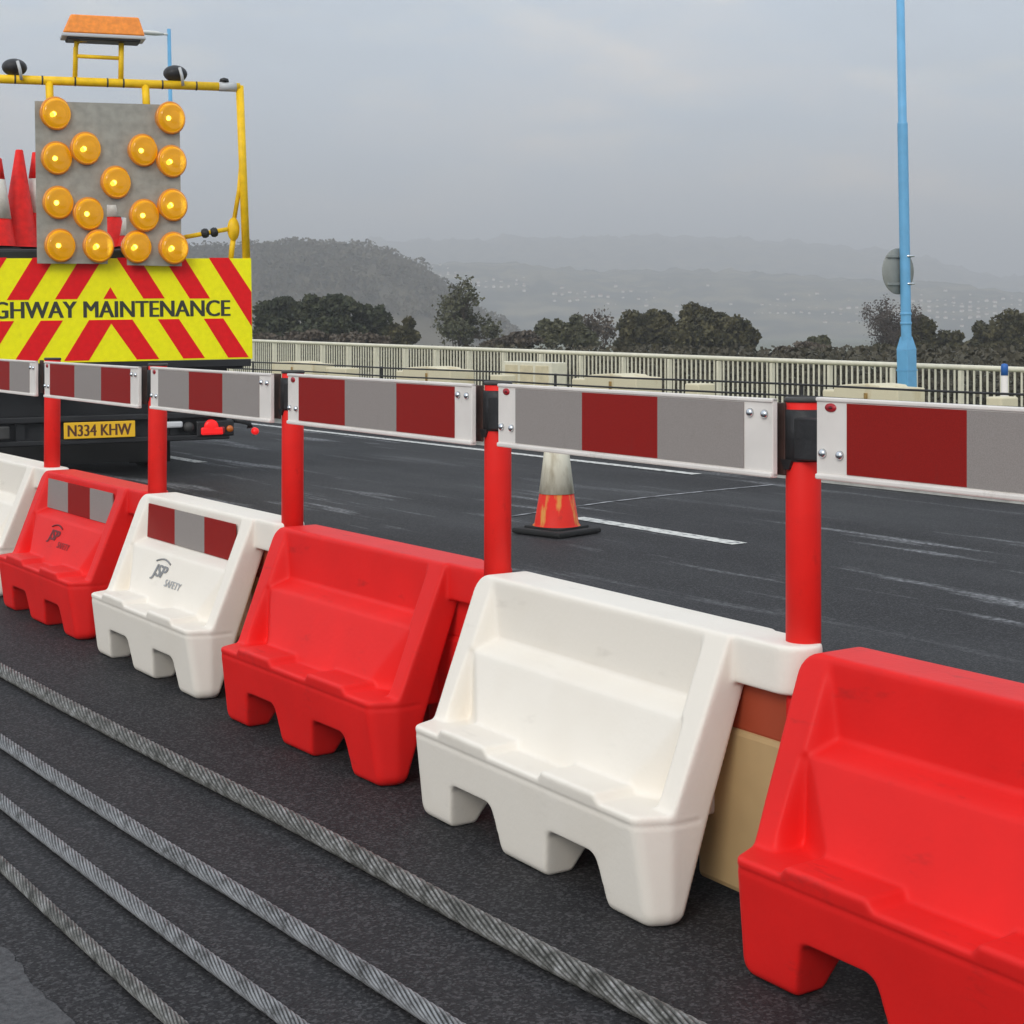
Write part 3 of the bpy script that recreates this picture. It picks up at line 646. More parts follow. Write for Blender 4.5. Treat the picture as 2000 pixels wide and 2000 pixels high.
def barrier_shape(h=0.004):
    a = np.arange(-0.60, 0.66, h, dtype=np.float32); b_ = np.arange(-0.284, 0.288, h, dtype=np.float32); z = np.arange(-0.02, 0.552, h, dtype=np.float32)
    a3, b3, z3 = a[:, None, None], b_[None, :, None], z[None, None, :]
    A, B = np.abs(a3), np.abs(b3); mx_, mn_ = np.maximum, np.minimum
    ZL, ZT = 0.204, 0.516
    def rmax(u, v, r): return mn_(mx_(u, v), -r) + np.sqrt(np.clip(u + r, 0, None) ** 2 + np.clip(v + r, 0, None) ** 2)
    # plinth with two raised pads on its ledge
    aa = np.abs(A - 0.192); pad = np.clip((0.100 - aa) / 0.012, 0, 1)
    top = ZL + 0.016 * pad
    base = mx_(z3 - top, rmax(rmax(-z3 + 0 * A, A + np.clip(B - 0.182, 0, 1) * 0.435 - 0.428, 0.028), (B - (0.222 + 0.142 * z3)) * 0.99, 0.016))
    # sloping upper body with two stacked panels recessed between the end pillars
    S = 0.182 - 0.4006 * (z3 - ZL)
    f = np.clip((0.358 - z3) / 0.14, 0, 1); wsc = 0.012 + 0.095 * f; t_ = np.clip((A - (0.372 - wsc)) / wsc, 0, 1)
    dl = (0.010 + 0.052 * f * t_ ** 1.1) * (A < 0.374) * (z3 < 0.356)
    du = np.clip(S - 0.060, 0, 1); du = mn_(du, np.clip((z3 - 0.352) * 1.9, 0, 1)); du = mn_(du, np.clip((0.368 - A) * 2.6, 0, 1)) * (z3 > 0.352)
    endp = A - (0.428 + 0.032 * (z3 - ZL)); crn = np.where(a3 < 0, rmax(z3 - ZT + 0 * A, endp, 0.040), mx_(z3 - ZT, endp))
    up = mx_(mx_(crn, 0.19 - z3), mx_(endp, (B - (S - mx_(dl, du))) * 0.93))
    body = mn_(base, up)
    # fork pockets, underside tunnel and the hollow at each end
    notch = rmax(z3 - 0.10 + 0 * A, np.abs(A - 0.182) - (0.104 - 0.26 * z3), 0.018) + 0 * b3
    tun = mx_(B - (0.155 - 0.60 * z3), z3 - 0.16)
    pock = mx_(mx_(0.352 - A, B - (0.160 - 0.34 * z3)), z3 - 0.425)
    body = mx_(body, mx_(-notch, mx_(-tun, -pock)))
    # centre web and neck on one end, lower lug on the other
    cap = np.sqrt(np.clip(a3 - 0.545, 0, 9) ** 2 + b3 ** 2) - 0.050
    neck = mx_(mx_(0.36 - a3, cap), mx_(0.428 - z3, z3 - ZT))
    cap2 = np.sqrt(np.clip(-0.475 - a3, 0, 9) ** 2 + b3 ** 2) - 0.042
    lug = mx_(mx_(a3 + 0.33, cap2), mx_(0.342 - z3, z3 - 0.424))
    Fv = mn_(body, mn_(neck, lug)).astype(np.float32)
    Fv = np.clip(Fv, -0.03, 0.03)
    for ax in range(3):                                     # soften every edge like a blow-moulded shell
        for _ in range(2):
            G = Fv.copy(); sl = [slice(None)] * 3; lo = list(sl); hi = list(sl); md_ = list(sl)
            lo[ax] = slice(0, -2); hi[ax] = slice(2, None); md_[ax] = slice(1, -1)
            G[tuple(md_)] = 0.25 * Fv[tuple(lo)] + 0.5 * Fv[tuple(md_)] + 0.25 * Fv[tuple(hi)]; Fv = G
    # mould seam round the plinth
    Fv = Fv + 0.0022 * np.exp(-((z3 - 0.186) / 0.0035) ** 2) * (B > 0.12)
    V, Q = surface_nets(Fv, np.array([a[0], b_[0], z[0]]), h)
    W = np.stack([-V[:, 1], -V[:, 0], V[:, 2]], 1)          # a -> -y, b -> -x
    return W, Q
BV, BF = barrier_shape()
bar_mesh = None
units = [(-1, 2.192, 6.784, 0.010, "W"), (0, 2.167, 5.739, 0.010, "R"), (1, 2.142, 4.692, 0.015, "W"), (2, 2.118, 3.633, -0.006, "R"), (3, 2.083, 2.588, 0.040, "W"), (4, 2.066, 1.543, 0.019, "R")]
ulab = {-1: "white plastic barrier section cut off by the left edge", 0: "red plastic barrier section with grey-red-grey reflective strip", 1: "white plastic barrier section with red-grey-red reflective strip and grey print",
        2: "plain red plastic barrier section between two white ones", 3: "plain white plastic barrier section, largest white one, in the middle", 4: "red plastic barrier section cut off by the right edge, nearest the camera"}
for u, L_, s, yw, c_ in units:
    t = thing("road_barrier", ulab[u], "barrier", (L_, s, 0), (0, 0, -yw), "interlocking barriers along the closed lane")
    if bar_mesh is None:
        o = mesh_np("barrier_body", BV, BF, "white_plastic", t); bar_mesh = o.data
    else:
        o = bpy.data.objects.new("barrier_body", bar_mesh); col.objects.link(o); o.parent = t
    o.material_slots[0].link = "OBJECT"; o.material_slots[0].material = M["red_plastic" if c_ == "R" else "white_plastic"]
    MB().box((0, -0.445, 0.183), (0.044, 0.29, 0.306), 0.012).build("connector_web", "shaded_white_plastic" if c_ == "W" else "red_plastic", t)
    MB().box((0.004, -0.440, 0.380), (0.040, 0.28, 0.10), 0.008).build("connector_tab", "shaded_tab_plastic" if c_ == "W" else "red_plastic", t)  # on white units the joint's red-brown shade is put into the colour
    if u in (0, 1):
        seq = ("sheet_grey", "sheet_red", "sheet_grey") if u == 0 else ("sheet_red", "sheet_grey", "sheet_red")
        for i, m in enumerate(seq):
            a0 = -0.351 + i * 0.234; a1 = a0 + 0.234
            tl, tr = (0.012 if i == 0 else 0), (0.012 if i == 2 else 0)
            b = MB(); b.prism([(-a0, 0.379), (-a1, 0.379), (-(a1 - tr), 0.491), (-(a0 + tl), 0.491)], 0, -0.0705, -0.066); b.build("reflective_strip", m, t)
        dk, lt = ("print_dark_red", "print_mid_red") if u == 0 else ("print_grey", "print_pale_grey")
        upv = Vector((0.4006, 0, 1)).normalized()
        def on_panel(y, z): return Vector((-(0.182 - 0.4006 * (z - 0.204) - 0.010) - 0.0016, y, z))
        lettering("logo", "JSP", dk, t, on_panel(0.085, 0.298), (0, -1, 0), upv, 0.052, 0.110, 0.007, 0.25)
        lettering("logo", "SAFETY", lt, t, on_panel(-0.045, 0.277), (0, -1, 0), upv, 0.023, 0.125, 0.002, 0.15)
        b = MB(); b.tube([on_panel(0.135 - 0.014 * i, 0.330 + 0.010 * math.sin(math.pi * i / 8)) for i in range(9)], 0.003, 6); b.build("logo", dk, t)

# ------------------------------------------------------------------ posts and boards on top
posts = [(-1, 2.202, 7.33), (0, 2.180, 6.276), (1, 2.154, 5.150), (2, 2.130, 4.111), (3, 2.101, 3.034), (4, 2.075, 2.034), (5, 2.06, 1.02)]
pl_ = {-1: "red round post just outside the left edge", 0: "red post with black clip, leftmost post, in front of the number plate", 1: "red post with black clip right of the number plate", 2: "red post with black clip, third from the left",
       3: "red post with black clip rising beside the large white barrier", 4: "thick red post with black clip, nearest full post on the right", 5: "red round post just outside the right edge"}
for i, L_, s in posts:
    t = thing("barrier_post", pl_[i], "post", (L_, s, 0), (R(-0.5), R(0.5), 0), "red posts plugged into the barriers")
    MB().lathe([(0.0, 0.36), (0.0315, 0.36), (0.0315, 0.945), (0.029, 0.948), (0.0, 0.948)], 28).build("pole", "post_red", t)
    b = MB(); b.lathe([(0.032, 0.838), (0.0365, 0.84), (0.0365, 0.929), (0.032, 0.931)], 28)
    b.box((-0.018, 0.034, 0.885), (0.030, 0.030, 0.085), 0.004); b.box((-0.028, -0.040, 0.880), (0.014, 0.060, 0.075), 0.003)
    b.prism([(-0.008, 0.842), (0.020, 0.842), (0.012, 0.824), (0.0, 0.824)], 0, -0.0375, -0.030)
    b.build("clip", "black_plastic", t)
    MB().lathe([(0.0318, 0.944), (0.0335, 0.944), (0.0335, 0.951), (0.030, 0.953), (0.0285, 0.949)], 28).build("cap_rim", "grimy_metal", t)
    MB().box((-0.034, 0.030, 0.878), (0.005, 0.040, 0.130), 0.002).build("hinge_plate", "brown_black", t)
bl = {-1: "board cut by the left edge, ending in red and grey squares", 0: "red-grey-red board in front of the truck's number plate", 1: "grey-red-grey board below the right end of the truck board",
      2: "red-grey-red board between the third and fourth red posts", 3: "grey-red-grey board above the lone traffic cone", 4: "red and grey board cut by the right edge, largest of the row"}
Z0, Z1 = 0.806, 0.947
for (i, La, sa), (_, Lb, sb) in zip(posts, posts[1:]):
    pa = Vector((La - 0.052, sa - 0.088, 0)); pb = Vector((Lb - 0.052, sb + 0.018, 0)); d = pa - pb; ln_ = d.length
    t = thing("barrier_board", bl[i], "board", ((pa.x + pb.x) / 2, (pa.y + pb.y) / 2, 0), (0, 0, math.atan2(-d.x, d.y)), "striped boards hung between the red posts")
    h = ln_ / 2; t.location.z = {4: 0.011, 3: 0.004, 2: 0.0, 1: -0.003, 0: -0.006, -1: -0.007}[i]
    b = MB(); b.box((0, 0, (Z0 + Z1) / 2), (0.012, ln_, Z1 - Z0), 0.002)
    b.box((-0.002, 0, Z0 + 0.005), (0.018, ln_, 0.010), 0.003); b.box((-0.0015, 0, Z1 - 0.0035), (0.015, ln_, 0.007), 0.002)
    b.build("plank", "board_white", t)
    y0, y1 = h - 0.072, -h + 0.075; st = (y0 - y1) / 3
    seq = ("sheet_red", "sheet_grey", "sheet_red") if i % 2 == 0 else ("sheet_grey", "sheet_red", "sheet_grey")
    for j, m in enumerate(seq): MB().box((-0.0068, y0 - st * (j + 0.5), (Z0 + 0.0125 + Z1 - 0.0085) / 2), (0.0016, st, Z1 - Z0 - 0.021)).build("reflective_sheet", m, t)
    for y, z in ((h - 0.016, 0.851), (h - 0.056, 0.850), (-h + 0.058, 0.920), (-h + 0.020, 0.919)):
        MB().lathe([(0.0, 0.0), (0.0082, 0.0), (0.0080, 0.003), (0.0060, 0.0062), (0.003, 0.0076), (0.0, 0.008)], 16, mtx=Matrix.Translation((-0.006, y, z)) @ Matrix.Rotation(R(-90), 4, "Y")).build("bolt", "steel", t)
    bd = MB().lathe([(0.0, 0.0), (0.0075, 0.0), (0.0075, 0.0012), (0.0, 0.0014)], 24, mtx=Matrix.Translation((-0.006, h - 0.034, 0.930)) @ Matrix.Diagonal((1, 1.75, 1, 1)) @ Matrix.Rotation(R(-90), 4, "Y")).build("badge", "badge_red", t)
    MB().lathe([(0.0, 0.0), (0.0028, 0.0), (0.0, 0.0004)], 12, mtx=Matrix.Translation((-0.0073, h - 0.034, 0.930)) @ Matrix.Diagonal((1, 1.9, 1, 1)) @ Matrix.Rotation(R(-90), 4, "Y")).build("emblem", "badge_dark", bd)

# ------------------------------------------------------------------ steel ropes on the ground
def rope(label, pts, r, wires, pitch, seed, m_="rope_clean"):
    g = np.random.default_rng(seed)
    P = np.array(pts, float); s = P[:, 1]; o_ = np.argsort(s); P = P[o_]
    n = int((P[-1, 1] - P[0, 1]) / 0.007); ss = np.linspace(P[0, 1], P[-1, 1], n)
    x = np.interp(ss, P[:, 1], P[:, 0]); ker = np.ones(61) / 61; x = np.convolve(np.pad(x, 30, "edge"), ker, "valid")
    x += 0.004 * np.sin(ss * 2.3 + seed)
    m = wires * 6; k_ = np.arange(m); ph = 2 * np.pi * k_ / m
    lob = r * (1 - 0.30 * (1 - np.abs(np.cos(ph * wires / 2)) ** 0.7))
    tw = -2 * np.pi * ss / pitch
    ang = ph[None, :] + tw[:, None]
    rr = lob[None, :] * (1 + 0.012 * g.normal(size=(n, 1)))
    V = np.stack([x[:, None] + rr * np.cos(ang), np.repeat(ss[:, None], m, 1), r + 0.001 + rr * np.sin(ang)], 2).reshape(-1, 3)
    i, j = np.meshgrid(np.arange(n - 1), np.arange(m), indexing="ij"); a = i * m + j; b_ = i * m + (j + 1) % m
    F = np.stack([a, a + m, b_ + m, b_], 2).reshape(-1, 4)
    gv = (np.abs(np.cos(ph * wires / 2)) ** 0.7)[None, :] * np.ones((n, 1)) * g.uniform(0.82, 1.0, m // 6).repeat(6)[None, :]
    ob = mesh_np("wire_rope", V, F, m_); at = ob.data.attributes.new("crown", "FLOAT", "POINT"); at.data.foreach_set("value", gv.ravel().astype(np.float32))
    return tag(ob, label, "wire rope", "steel ropes lying along the carriageway")
rope("thickest steel wire rope, lying closest to the barriers, mottled with dirt", [(1.53, 6.4), (1.555, 4.94), (1.570, 3.772), (1.588, 2.949), (1.590, 2.353), (1.610, 1.829), (1.64, 0.9)], 0.0195, 12, 0.33, 1, "rope_dirty")
rope("second steel wire rope from the barriers, clean grey strands", [(1.30, 5.6), (1.297, 4.122), (1.298, 3.114), (1.313, 2.476), (1.322, 2.033), (1.34, 0.9)], 0.0155, 12, 0.27, 2)
rope("third steel wire rope from the barriers, thinner and grey", [(1.145, 5.2), (1.136, 3.61), (1.128, 2.71), (1.132, 2.167), (1.135, 0.9)], 0.0137, 12, 0.24, 3)
rope("thinnest dark dirty wire rope beside the grey concrete strip", [(1.02, 4.8), (1.006, 3.195), (0.995, 2.658), (0.990, 2.267), (0.98, 0.9)], 0.0122, 11, 0.22, 4, "rope_dirty")

# ------------------------------------------------------------------ traffic cones
def cone(label, loc, group, parts, base_m="rubber", height=0.72, r0=0.112, r1=0.026, bw=0.40, rz=0.0, tilt=(0, 0), edge=None):
    """parts: (name, z0, z1, material) stacked from the bottom"""
    t = thing("traffic_cone", label, "traffic cone", loc, (tilt[0], tilt[1], rz), group)
    b = MB(); b.box((0, 0, 0.014), (bw, bw, 0.028), 0.010); b.box((0, 0, 0.032), (bw * 0.72, bw * 0.72, 0.016), 0.006); b.build("base", base_m, t)
    def rad(z): return r0 + (r1 - r0) * (z - 0.03) / (height - 0.03)
    for nm, z0, z1, m in parts:
        pad = 0.0025 if nm == "sleeve" else 0.0
        pr = [(rad(z0) - 0.004, z0), (rad(z0) + pad, z0 + 0.001), (rad(z1) + pad, z1 - 0.001), (rad(z1) - 0.004, z1)]
        if abs(z1 - height) < 1e-6: pr = pr[:-1] + [(rad(z1) * 0.8, z1 + 0.006), (0.0, z1 + 0.008)]
        if z0 < 0.05: pr = [(rad(z0) + 0.014, z0 + 0.006), (rad(z0) + 0.004, z0 + 0.018)] + pr[2:]
        MB().lathe(pr, 28).build(nm, m, t)
    return t
full = [("body", 0.034, 0.205, "cone_red_worn"), ("sleeve", 0.205, 0.55, "cone_sleeve_worn"), ("tip", 0.55, 0.70, "cone_red")]
cone("worn traffic cone with white top standing alone on the road", (4.985, 6.655, 0.004), None, full, height=0.70, r0=0.112, r1=0.028, bw=0.335, rz=R(12))

# ------------------------------------------------------------------ highway maintenance truck
TO = Vector((4.164, 10.771, 0)); TRZ = R(-15.24); TRO = R(0.8)
truck = thing("maintenance_truck", "maintenance truck with striped yellow board and amber lamp panel seen from behind", "truck", TO, (0, -TRO, TRZ))
TM = Matrix.Translation(TO) @ Matrix.Rotation(TRZ, 4, "Z") @ Matrix.Rotation(-TRO, 4, "Y")
# hazard board
bd = MB().box((0.017, 0.015, 1.190), (1.99, 0.03, 0.725), 0.002).build("hazard_board", "board_yellow", truck)
bz0, bz1, hw = 0.829, 1.5515, 0.994
sc2 = 1.99 / 2150.0
def bp(u, v): return (0.017 + u * sc2 , 1.1985 - (v - 590) * (0.7225 / 770.0))
def clipx(poly): # keep stripes inside the board
    out_ = []
    for i in range(len(poly)):
        p, q = poly[i], poly[(i + 1) % len(poly)]
        for lim, sgn in ((1072, 1),):
            pin, qin = p[0] * sgn <= lim, q[0] * sgn <= lim
            if pin: out_.append(p)
            if pin != qin:
                f_ = (lim - p[0]) / (q[0] - p[0]); out_.append((lim, p[1] + (q[1] - p[1]) * f_))
    return out_
vt, vb_ = 208, 972
right = [[(50, vt), (215, vt), (405, 515), (245, 515)], [(400, vt), (560, vt), (750, 518), (595, 518)],
         clipx([(745, vt), (900, vt), (1400, vt + 764 * 1.0), (1216, vb_)]),
         [(350, 672), (510, 672), (705, vb_), (540, vb_)], [(700, 672), (850, 672), (1045, vb_), (885, vb_)]]
stripes = []
for pl in right:
    stripes.append(pl); stripes.append([(-x, y) for x, y in pl][::-1])
stripes.append([(0, 428), (50, 515), (-52, 515)])
stripes.append([(-160, 672), (160, 672), (357, vb_), (190, vb_), (3, 700), (-165, vb_), (-345, vb_)])
for pl in stripes:
    MB().prism([bp(*p) for p in pl], 1, -0.0022, 0.004).build("stripe", "board_red", bd)
lettering("lettering", "HIGHWAY MAINTENANCE", "letter_dark", bd, (-0.026, -0.0015, 1.196), (1, 0, 0), (0, 0, 1), 0.116, 1.755, 0.010)
b = MB(); b.box((0.017, 0.05, 0.80), (1.97, 0.09, 0.05), 0.004); b.build("rear_beam", "black_paint", truck)
# chassis, underrun bar, wheels, mudflaps, cab
b = MB()
b.box((0.0, 1.7, 0.70), (0.12, 3.2, 0.16)); b.box((-0.38, 2.4, 0.62), (0.09, 4.6, 0.18)); b.box((0.38, 2.4, 0.62), (0.09, 4.6, 0.18))
b.box((0, 1.05, 0.34), (0.7, 0.14, 0.14), 0.02); b.build("chassis", "black_paint", truck)
b = MB(); b.box((-0.02, 0.03, 0.435), (1.72, 0.06, 0.045), 0.008); b.box((-0.02, 0.03, 0.275), (1.72, 0.06, 0.04), 0.008)
b.box((-0.60, 0.06, 0.355), (0.06, 0.05, 0.14)); b.box((0.45, 0.06, 0.355), (0.06, 0.05, 0.14)); b.box((0, 0.08, 0.355), (1.66, 0.02, 0.16)); b.build("underrun_bar", "black_paint", truck)
MB().box((-0.27, 0.50, 0.36), (1.40, 0.014, 0.56)).build("underbody_shade", "rubber", truck)  # black sheet added to stand for the deep shade under the truck
b = MB(); b.box((0, 1.65, 0.79), (1.9, 3.2, 0.06)); b.box((0, 0.30, 0.62), (1.75, 0.03, 0.36)); b.build("flatbed", "black_paint", truck)
b = MB(); b.box((-0.30, 1.25, 1.22), (1.36, 1.9, 0.82), 0.02); b.build("equipment_box", "black_paint", truck)
for sx in (-1, 1):
    MB().box((sx * 0.37 - 0.02, 0.62, 0.33), (0.30, 0.014, 0.54)).build("mudflap", "rubber", truck)
    for yy in (1.08, 3.95):
        w = thing("wheel", None, None); w.parent = truck; w.location = (sx * (0.40 if yy < 2 else 0.62), yy, 0.325)
        wd = 0.22 if yy < 2 else 0.20
        MB().lathe([(0.18, -wd / 2), (0.30, -wd / 2), (0.325, -wd / 2 + 0.03), (0.325, wd / 2 - 0.03), (0.30, wd / 2), (0.18, wd / 2)], 28, mtx=Matrix.Rotation(R(90), 4, "Y")).build("tyre", "rubber", w)
        MB().lathe([(0.0, -wd / 2 + 0.03), (0.18, -wd / 2 + 0.01), (0.18, wd / 2 - 0.01), (0.0, wd / 2 - 0.03)], 20, mtx=Matrix.Rotation(R(90), 4, "Y")).build("rim", "grimy_metal", w)
b = MB(); b.prism([(3.35, 0.45), (5.25, 0.45), (5.25, 1.05), (4.75, 1.20), (4.45, 1.95), (3.40, 2.0)], 0, -0.86, 0.80); cabo = b.build("cab", "cab_paint", truck)
md = cabo.modifiers.new("bevel", "BEVEL"); md.width = 0.05; md.segments = 2
MB().box((-0.03, 3.345, 1.62), (1.2, 0.02, 0.42), 0.005).build("rear_window", "glass_dark", cabo)
for sx in (-0.862, 0.802): MB().box((sx, 3.95, 1.60), (0.012, 0.75, 0.42), 0.003).build("side_window", "glass_dark", cabo)
# number plate
pt = MB().box((-0.070, -0.012, 0.354), (0.485, 0.008, 0.114), 0.004).build("number_plate", "plate_yellow", truck); 
lettering("lettering", "N334 KHW", "plate_letter", pt, (-0.070, -0.0165, 0.354), (1, 0, 0), (0, 0, 1), 0.080, 0.43, 0.006)
# lights
def lens(name, x, z, r, m, y=-0.02, depth=0.03):
    return MB().lathe([(0.0, depth), (r * 0.6, depth * 0.8), (r, depth * 0.25), (r, -0.03), (0, -0.03)], 24, mtx=Matrix.Translation((x, y, z)) @ Matrix.Rotation(R(90), 4, "X")).build(name, m, truck)
MB().box((0.735, 0.02, 0.335), (0.27, 0.06, 0.115), 0.012).build("light_housing", "black_paint", truck)
lens("tail_light", 0.705, 0.350, 0.050, "tail_red_lit", -0.02, 0.010)
MB().box((0.712, -0.016, 0.318), (0.16, 0.026, 0.055), 0.012).build("tail_light", "tail_red_lit", truck)
MB().box((0.778, -0.012, 0.322), (0.05, 0.03, 0.05), 0.01).build("tail_light", "tail_red", truck)
lens("indicator", 0.838, 0.330, 0.024, "tail_amber", -0.02, 0.012)
lens("reversing_light", 0.545, 0.352, 0.036, "grimy_metal")
b = MB(); b.box((0.44, -0.005, 0.372), (0.13, 0.03, 0.045), 0.012); b.build("reflector", "tail_white", truck)
b = MB(); b.tube([(0.86, 0.02, 0.40), (0.98, 0.01, 0.37), (0.985, 0.0, 0.33)], 0.024, 8); b.build("marker_arm", "black_paint", truck)
lens("marker_light", 1.022, 0.305, 0.026, "tail_red_lit", -0.01, 0.022)
b = MB(); b.box((-0.72, -0.01, 0.355), (0.10, 0.04, 0.09), 0.01); b.build("reflector", "grimy_metal", truck)
# yellow frame
fr = MB(); fr.tube([(-0.95, 0.03, 2.785), (0.951, 0.03, 2.789)], 0.031, 12); fr.build("top_bar", "frame_yellow", truck)
for x in (-0.60, -0.42, -0.20, 0.02, 0.13, 0.40, 0.64): MB().lathe([(0.0312, -0.006), (0.0325, -0.005), (0.0325, 0.005), (0.0312, 0.006)], 14, mtx=Matrix.Translation((x, 0.03, 2.787)) @ Matrix.Rotation(R(90), 4, "Y")).build("pipe_band", "grimy_metal", truck)
for sx in (-1, 1): MB().tube([(sx * 0.951, 0.03, 2.80), (sx * 0.966, 0.03, 2.2), (sx * 0.982, 0.03, 1.55)], 0.029, 12).build("frame_post", "frame_yellow", truck)
MB().tube([(0.80, 0.03, 2.789), (0.925, 0.03, 2.789)], 0.034, 12).build("pipe_clamp", "silver_paint", truck)
MB().lathe([(0.0, 0.03), (0.03, 0.02), (0.035, 0.0), (0.0, -0.01)], 14, mtx=Matrix.Translation((0.84, 0.03, 2.825))).build("knob", "black_paint", truck)
for x in (-0.374, 0.281): MB().tube([(x, 0.03, 2.785), (x, 0.0, 2.70), (x, -0.03, 2.60)], 0.027, 10).build("hanger", "frame_yellow", truck)
# lamp panel and lamps
pb = MB(); pb.prism([(-0.476, 1.515), (-0.005, 1.512), (-0.005, 1.925), (0.060, 1.925), (0.075, 1.845), (0.128, 1.835), (0.128, 1.502), (0.506, 1.495), (0.505, 2.634), (-0.477, 2.630)], 1, -0.062, -0.042)
panel = pb.build("lamp_panel", "panel_grey", truck)
lamps = [(-0.344, 2.546, 1), (0.436, 2.539, 0), (-0.341, 2.239, 0), (-0.145, 2.31, 1), (0.243, 2.306, 0), (0.441, 2.233, 1), (0.055, 2.079, 1), (-0.335, 1.933, 0), (-0.133, 1.858, 0), (0.247, 1.851, 0), (0.443, 1.926, 1), (-0.326, 1.638, 0), (-0.07, 1.634, 1), (0.191, 1.63, 1), (0.446, 1.622, 1)]
l0 = {}
for x, z, lit in lamps:
    if lit not in l0:
        b = MB(); mt = Matrix.Rotation(R(22), 4, "Z") @ Matrix.Rotation(R(90), 4, "X")
        # housing, rim ring, polished bowl with a bulb, thin amber dome with moulded rings
        b.lathe([(0.05, -0.080), (0.085, -0.070), (0.102, -0.03), (0.107, 0.0), (0.115, 0.004), (0.116, 0.014), (0.110, 0.020), (0.104, 0.020)], 36, 1, mt)
        b.lathe([(0.104, 0.016), (0.096, -0.010), (0.078, -0.036), (0.050, -0.054), (0.022, -0.062), (0.0, -0.063)], 36, 3, mt)
        b.lathe([(0.0, -0.004), (0.010, -0.006), (0.017, -0.016), (0.016, -0.028), (0.010, -0.040), (0.008, -0.060)], 16, 4, mt)
        pr = [(0.104, 0.0195), (0.101, 0.031), (0.093, 0.043), (0.080, 0.052), (0.077, 0.0515), (0.060, 0.059), (0.057, 0.0585), (0.040, 0.064), (0.020, 0.067), (0.0, 0.068)]
        b.lathe(pr, 36, 0, mt)
        if lit: b.lathe([(0.0, 0.012), (0.012, 0.007), (0.016, 0.0), (0.0, -0.004)], 12, 2, mt @ Matrix.Translation((-0.026, -0.010, 0.006)))
        o = b.build("lamp", ["amber_lens", "amber_rim", "amber_glow", "lamp_bowl", "lamp_bulb"], panel, (x, -0.075, z)); l0[lit] = o
    else: share(l0[lit], "lamp", panel, (x, -0.075, z))
# beacon bar on its gooseneck
b = MB(); b.tube([(-0.200, 0.03, 2.80), (-0.192, 0.03, 3.02), (-0.17, 0.03, 3.075), (-0.10, 0.03, 3.085)], 0.017, 10); b.tube([(0.113, 0.03, 2.80), (0.120, 0.03, 3.085)], 0.019, 10)
b.tube([(-0.190, 0.03, 3.02), (-0.188, 0.03, 3.085)], 0.014, 8)
b.tube([(-0.195, 0.03, 2.965), (0.118, 0.03, 2.962)], 0.014, 10); b.build("beacon_stand", "frame_yellow", truck)
b = MB(); b.box((-0.006, 0.03, 3.098), (0.57, 0.20, 0.026), 0.008, 1); b.box((-0.006, 0.03, 3.078), (0.50, 0.17, 0.022), 0.008, 0); b.build("beacon_base", ["black_paint", "silver_paint"], truck)
b = MB()
prf = [(-0.286, 3.111), (0.274, 3.111), (0.238, 3.248), (-0.228, 3.248)]
A = [b.bm.verts.new((x, y, z)) for x, z, y in ((-0.286, 3.111, -0.07), (0.274, 3.111, -0.07), (0.274, 3.111, 0.13), (-0.286, 3.111, 0.13))]
B_ = [b.bm.verts.new((x, y, z)) for x, z, y in ((-0.228, 3.246, -0.035), (0.236, 3.246, -0.035), (0.236, 3.246, 0.095), (-0.228, 3.246, 0.095))]
b.bm.faces.new(A); b.bm.faces.new(B_)
for i in range(4): b.bm.faces.new((A[i], A[(i + 1) % 4], B_[(i + 1) % 4], B_[i]))
bo = b.build("beacon", "beacon_orange", truck); md = bo.modifiers.new("bevel", "BEVEL"); md.width = 0.012; md.segments = 3
# work lights on the bar
for x in (-0.60, 0.50):
    w = thing("work_light", None, None); w.parent = truck; w.location = (x, 0.05, 2.875)
    MB().lathe([(0.0, -0.060), (0.045, -0.055), (0.070, -0.03), (0.080, 0.02), (0.080, 0.05), (0.0, 0.05)], 24, mtx=Matrix.Translation((0, 0, -0.008)) @ Matrix.Diagonal((1.05, 1, 0.74, 1)) @ Matrix.Rotation(R(-68), 4, "X") @ Matrix.Rotation(R(12), 4, "Z")).build("lamp_housing", "black_plastic", w)
    MB().tube([(0.015, -0.075, 0.03), (0.03, -0.085, -0.03), (0.04, -0.06, -0.095)], 0.011, 8).build("bracket", "silver_paint", w)
# swing arm and side bracket
MB().tube([(0.45, 0.06, 1.688), (0.66, 0.05, 1.728), (0.85, 0.04, 1.764)], 0.017, 10).build("swing_arm", "frame_yellow", truck)
b = MB()
for x, z in ((0.69, 1.735), (0.755, 1.742)): b.lathe([(0.0, -0.035), (0.03, -0.02), (0.036, 0.0), (0.03, 0.02), (0.0, 0.035)], 12, mtx=Matrix.Translation((x, 0.045, z)) @ Matrix.Rotation(R(78), 4, "Y"))
b.build("arm_joint", "black_plastic", truck)
MB().lathe([(0.0, -0.012), (0.085, -0.012), (0.085, 0.012), (0.0, 0.012)], 24, mtx=Matrix.Translation((0.895, 0.05, 1.765)) @ Matrix.Diagonal((0.5, 1, 1, 1)) @ Matrix.Rotation(R(90), 4, "X")).build("bracket_plate", "frame_yellow", truck)
MB().tube([(0.895, 0.06, 1.70), (0.875, 0.06, 1.55)], 0.02, 8).build("frame_stay", "frame_yellow", truck)
MB().tube([(0.90, 0.06, 1.82), (0.94, 0.05, 2.05), (0.962, 0.04, 2.30)], 0.016, 8).build("frame_stay", "frame_yellow", truck)

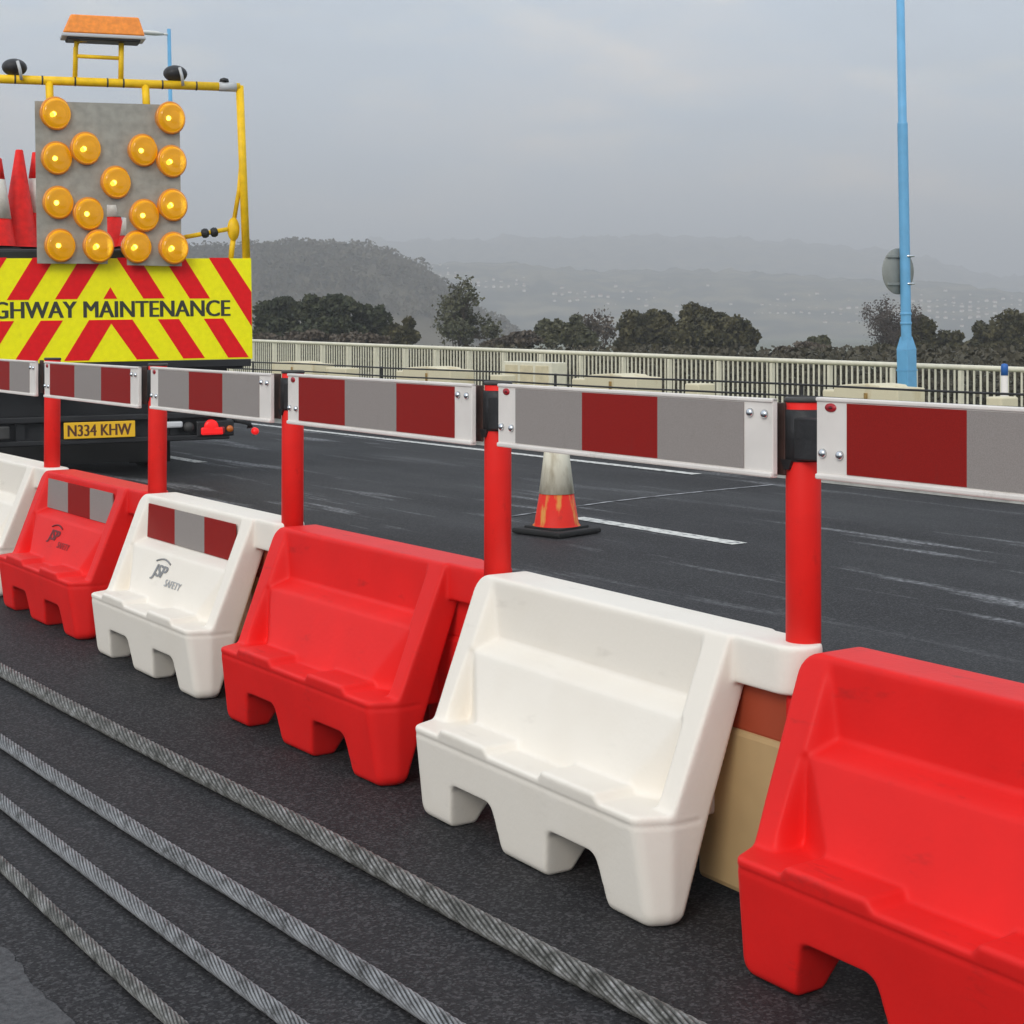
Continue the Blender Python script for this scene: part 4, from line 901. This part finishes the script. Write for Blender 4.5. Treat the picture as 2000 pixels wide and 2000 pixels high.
# cones carried on the truck, standing on the black box
cz = 1.632
def on_truck(x, y, z=cz): return TM @ Vector((x, y, z))
red3 = [("body", 0.034, 0.30, "cone_red"), ("sleeve", 0.30, 0.56, "cone_white"), ("tip", 0.56, 0.76, "cone_red")]
allred = [("body", 0.034, 0.76, "cone_red")]
wtop = [("body", 0.034, 0.13, "cone_red"), ("sleeve", 0.13, 0.36, "cone_white")]
grp = "cones carried on the truck"
cone("all red traffic cone on the truck, between two white-banded ones", on_truck(-0.542, 0.95), grp, allred, "black_plastic", 0.76, 0.135, 0.028, 0.26)
cone("traffic cone with white band at the far left edge, on the truck", on_truck(-0.70, 0.80), grp, [("body", 0.034, 0.24, "cone_red"), ("sleeve", 0.24, 0.53, "cone_white"), ("tip", 0.53, 0.68, "cone_red")], "black_plastic", 0.68, 0.125, 0.028, 0.26)
cone("white-banded traffic cone half hidden by the left edge of the lamp panel", on_truck(-0.415, 1.05), grp, red3, "black_plastic", 0.785, 0.13, 0.026, 0.24)
cone("white-topped cone glimpsed through the gap in the lamp panel", on_truck(0.140, 0.95), grp, [("body", 0.034, 0.27, "cone_red"), ("sleeve", 0.27, 0.385, "cone_white")], "black_plastic", 0.385, 0.115, 0.034, 0.24)
cone("smaller white-topped cone beside it in the lamp panel gap", on_truck(0.232, 0.78), grp, [("body", 0.034, 0.12, "cone_red"), ("sleeve", 0.12, 0.25, "cone_white")], "black_plastic", 0.25, 0.075, 0.036, 0.16)

# ------------------------------------------------------------------ air
def haze():
    me = bpy.data.meshes.new("haze"); bm = bmesh.new(); bmesh.ops.create_cube(bm, size=1.0)
    x0, x1, y0, y1, z0, z1 = -700, 4300, -700, 4300, -14, 190
    bmesh.ops.transform(bm, matrix=Matrix.Translation(((x0 + x1) / 2, (y0 + y1) / 2, (z0 + z1) / 2)) @ Matrix.Diagonal((x1 - x0, y1 - y0, z1 - z0, 1)), verts=bm.verts); bm.to_mesh(me); bm.free()
    o = bpy.data.objects.new("haze", me); col.objects.link(o)
    m = bpy.data.materials.new("haze"); m.use_nodes = True; t = m.node_tree; t.nodes.clear()
    mo = N(t, "ShaderNodeOutputMaterial"); pv = N(t, "ShaderNodeVolumePrincipled"); pv.inputs["Color"].default_value = (0.97, 0.98, 1.0, 1); pv.inputs["Density"].default_value = 0.0013; pv.inputs["Anisotropy"].default_value = 0.0
    t.links.new(pv.outputs[0], mo.inputs["Volume"]); me.materials.append(m); tag(o, kind="stuff")
    try: m.cycles.homogeneous_volume = True
    except Exception: pass
haze()
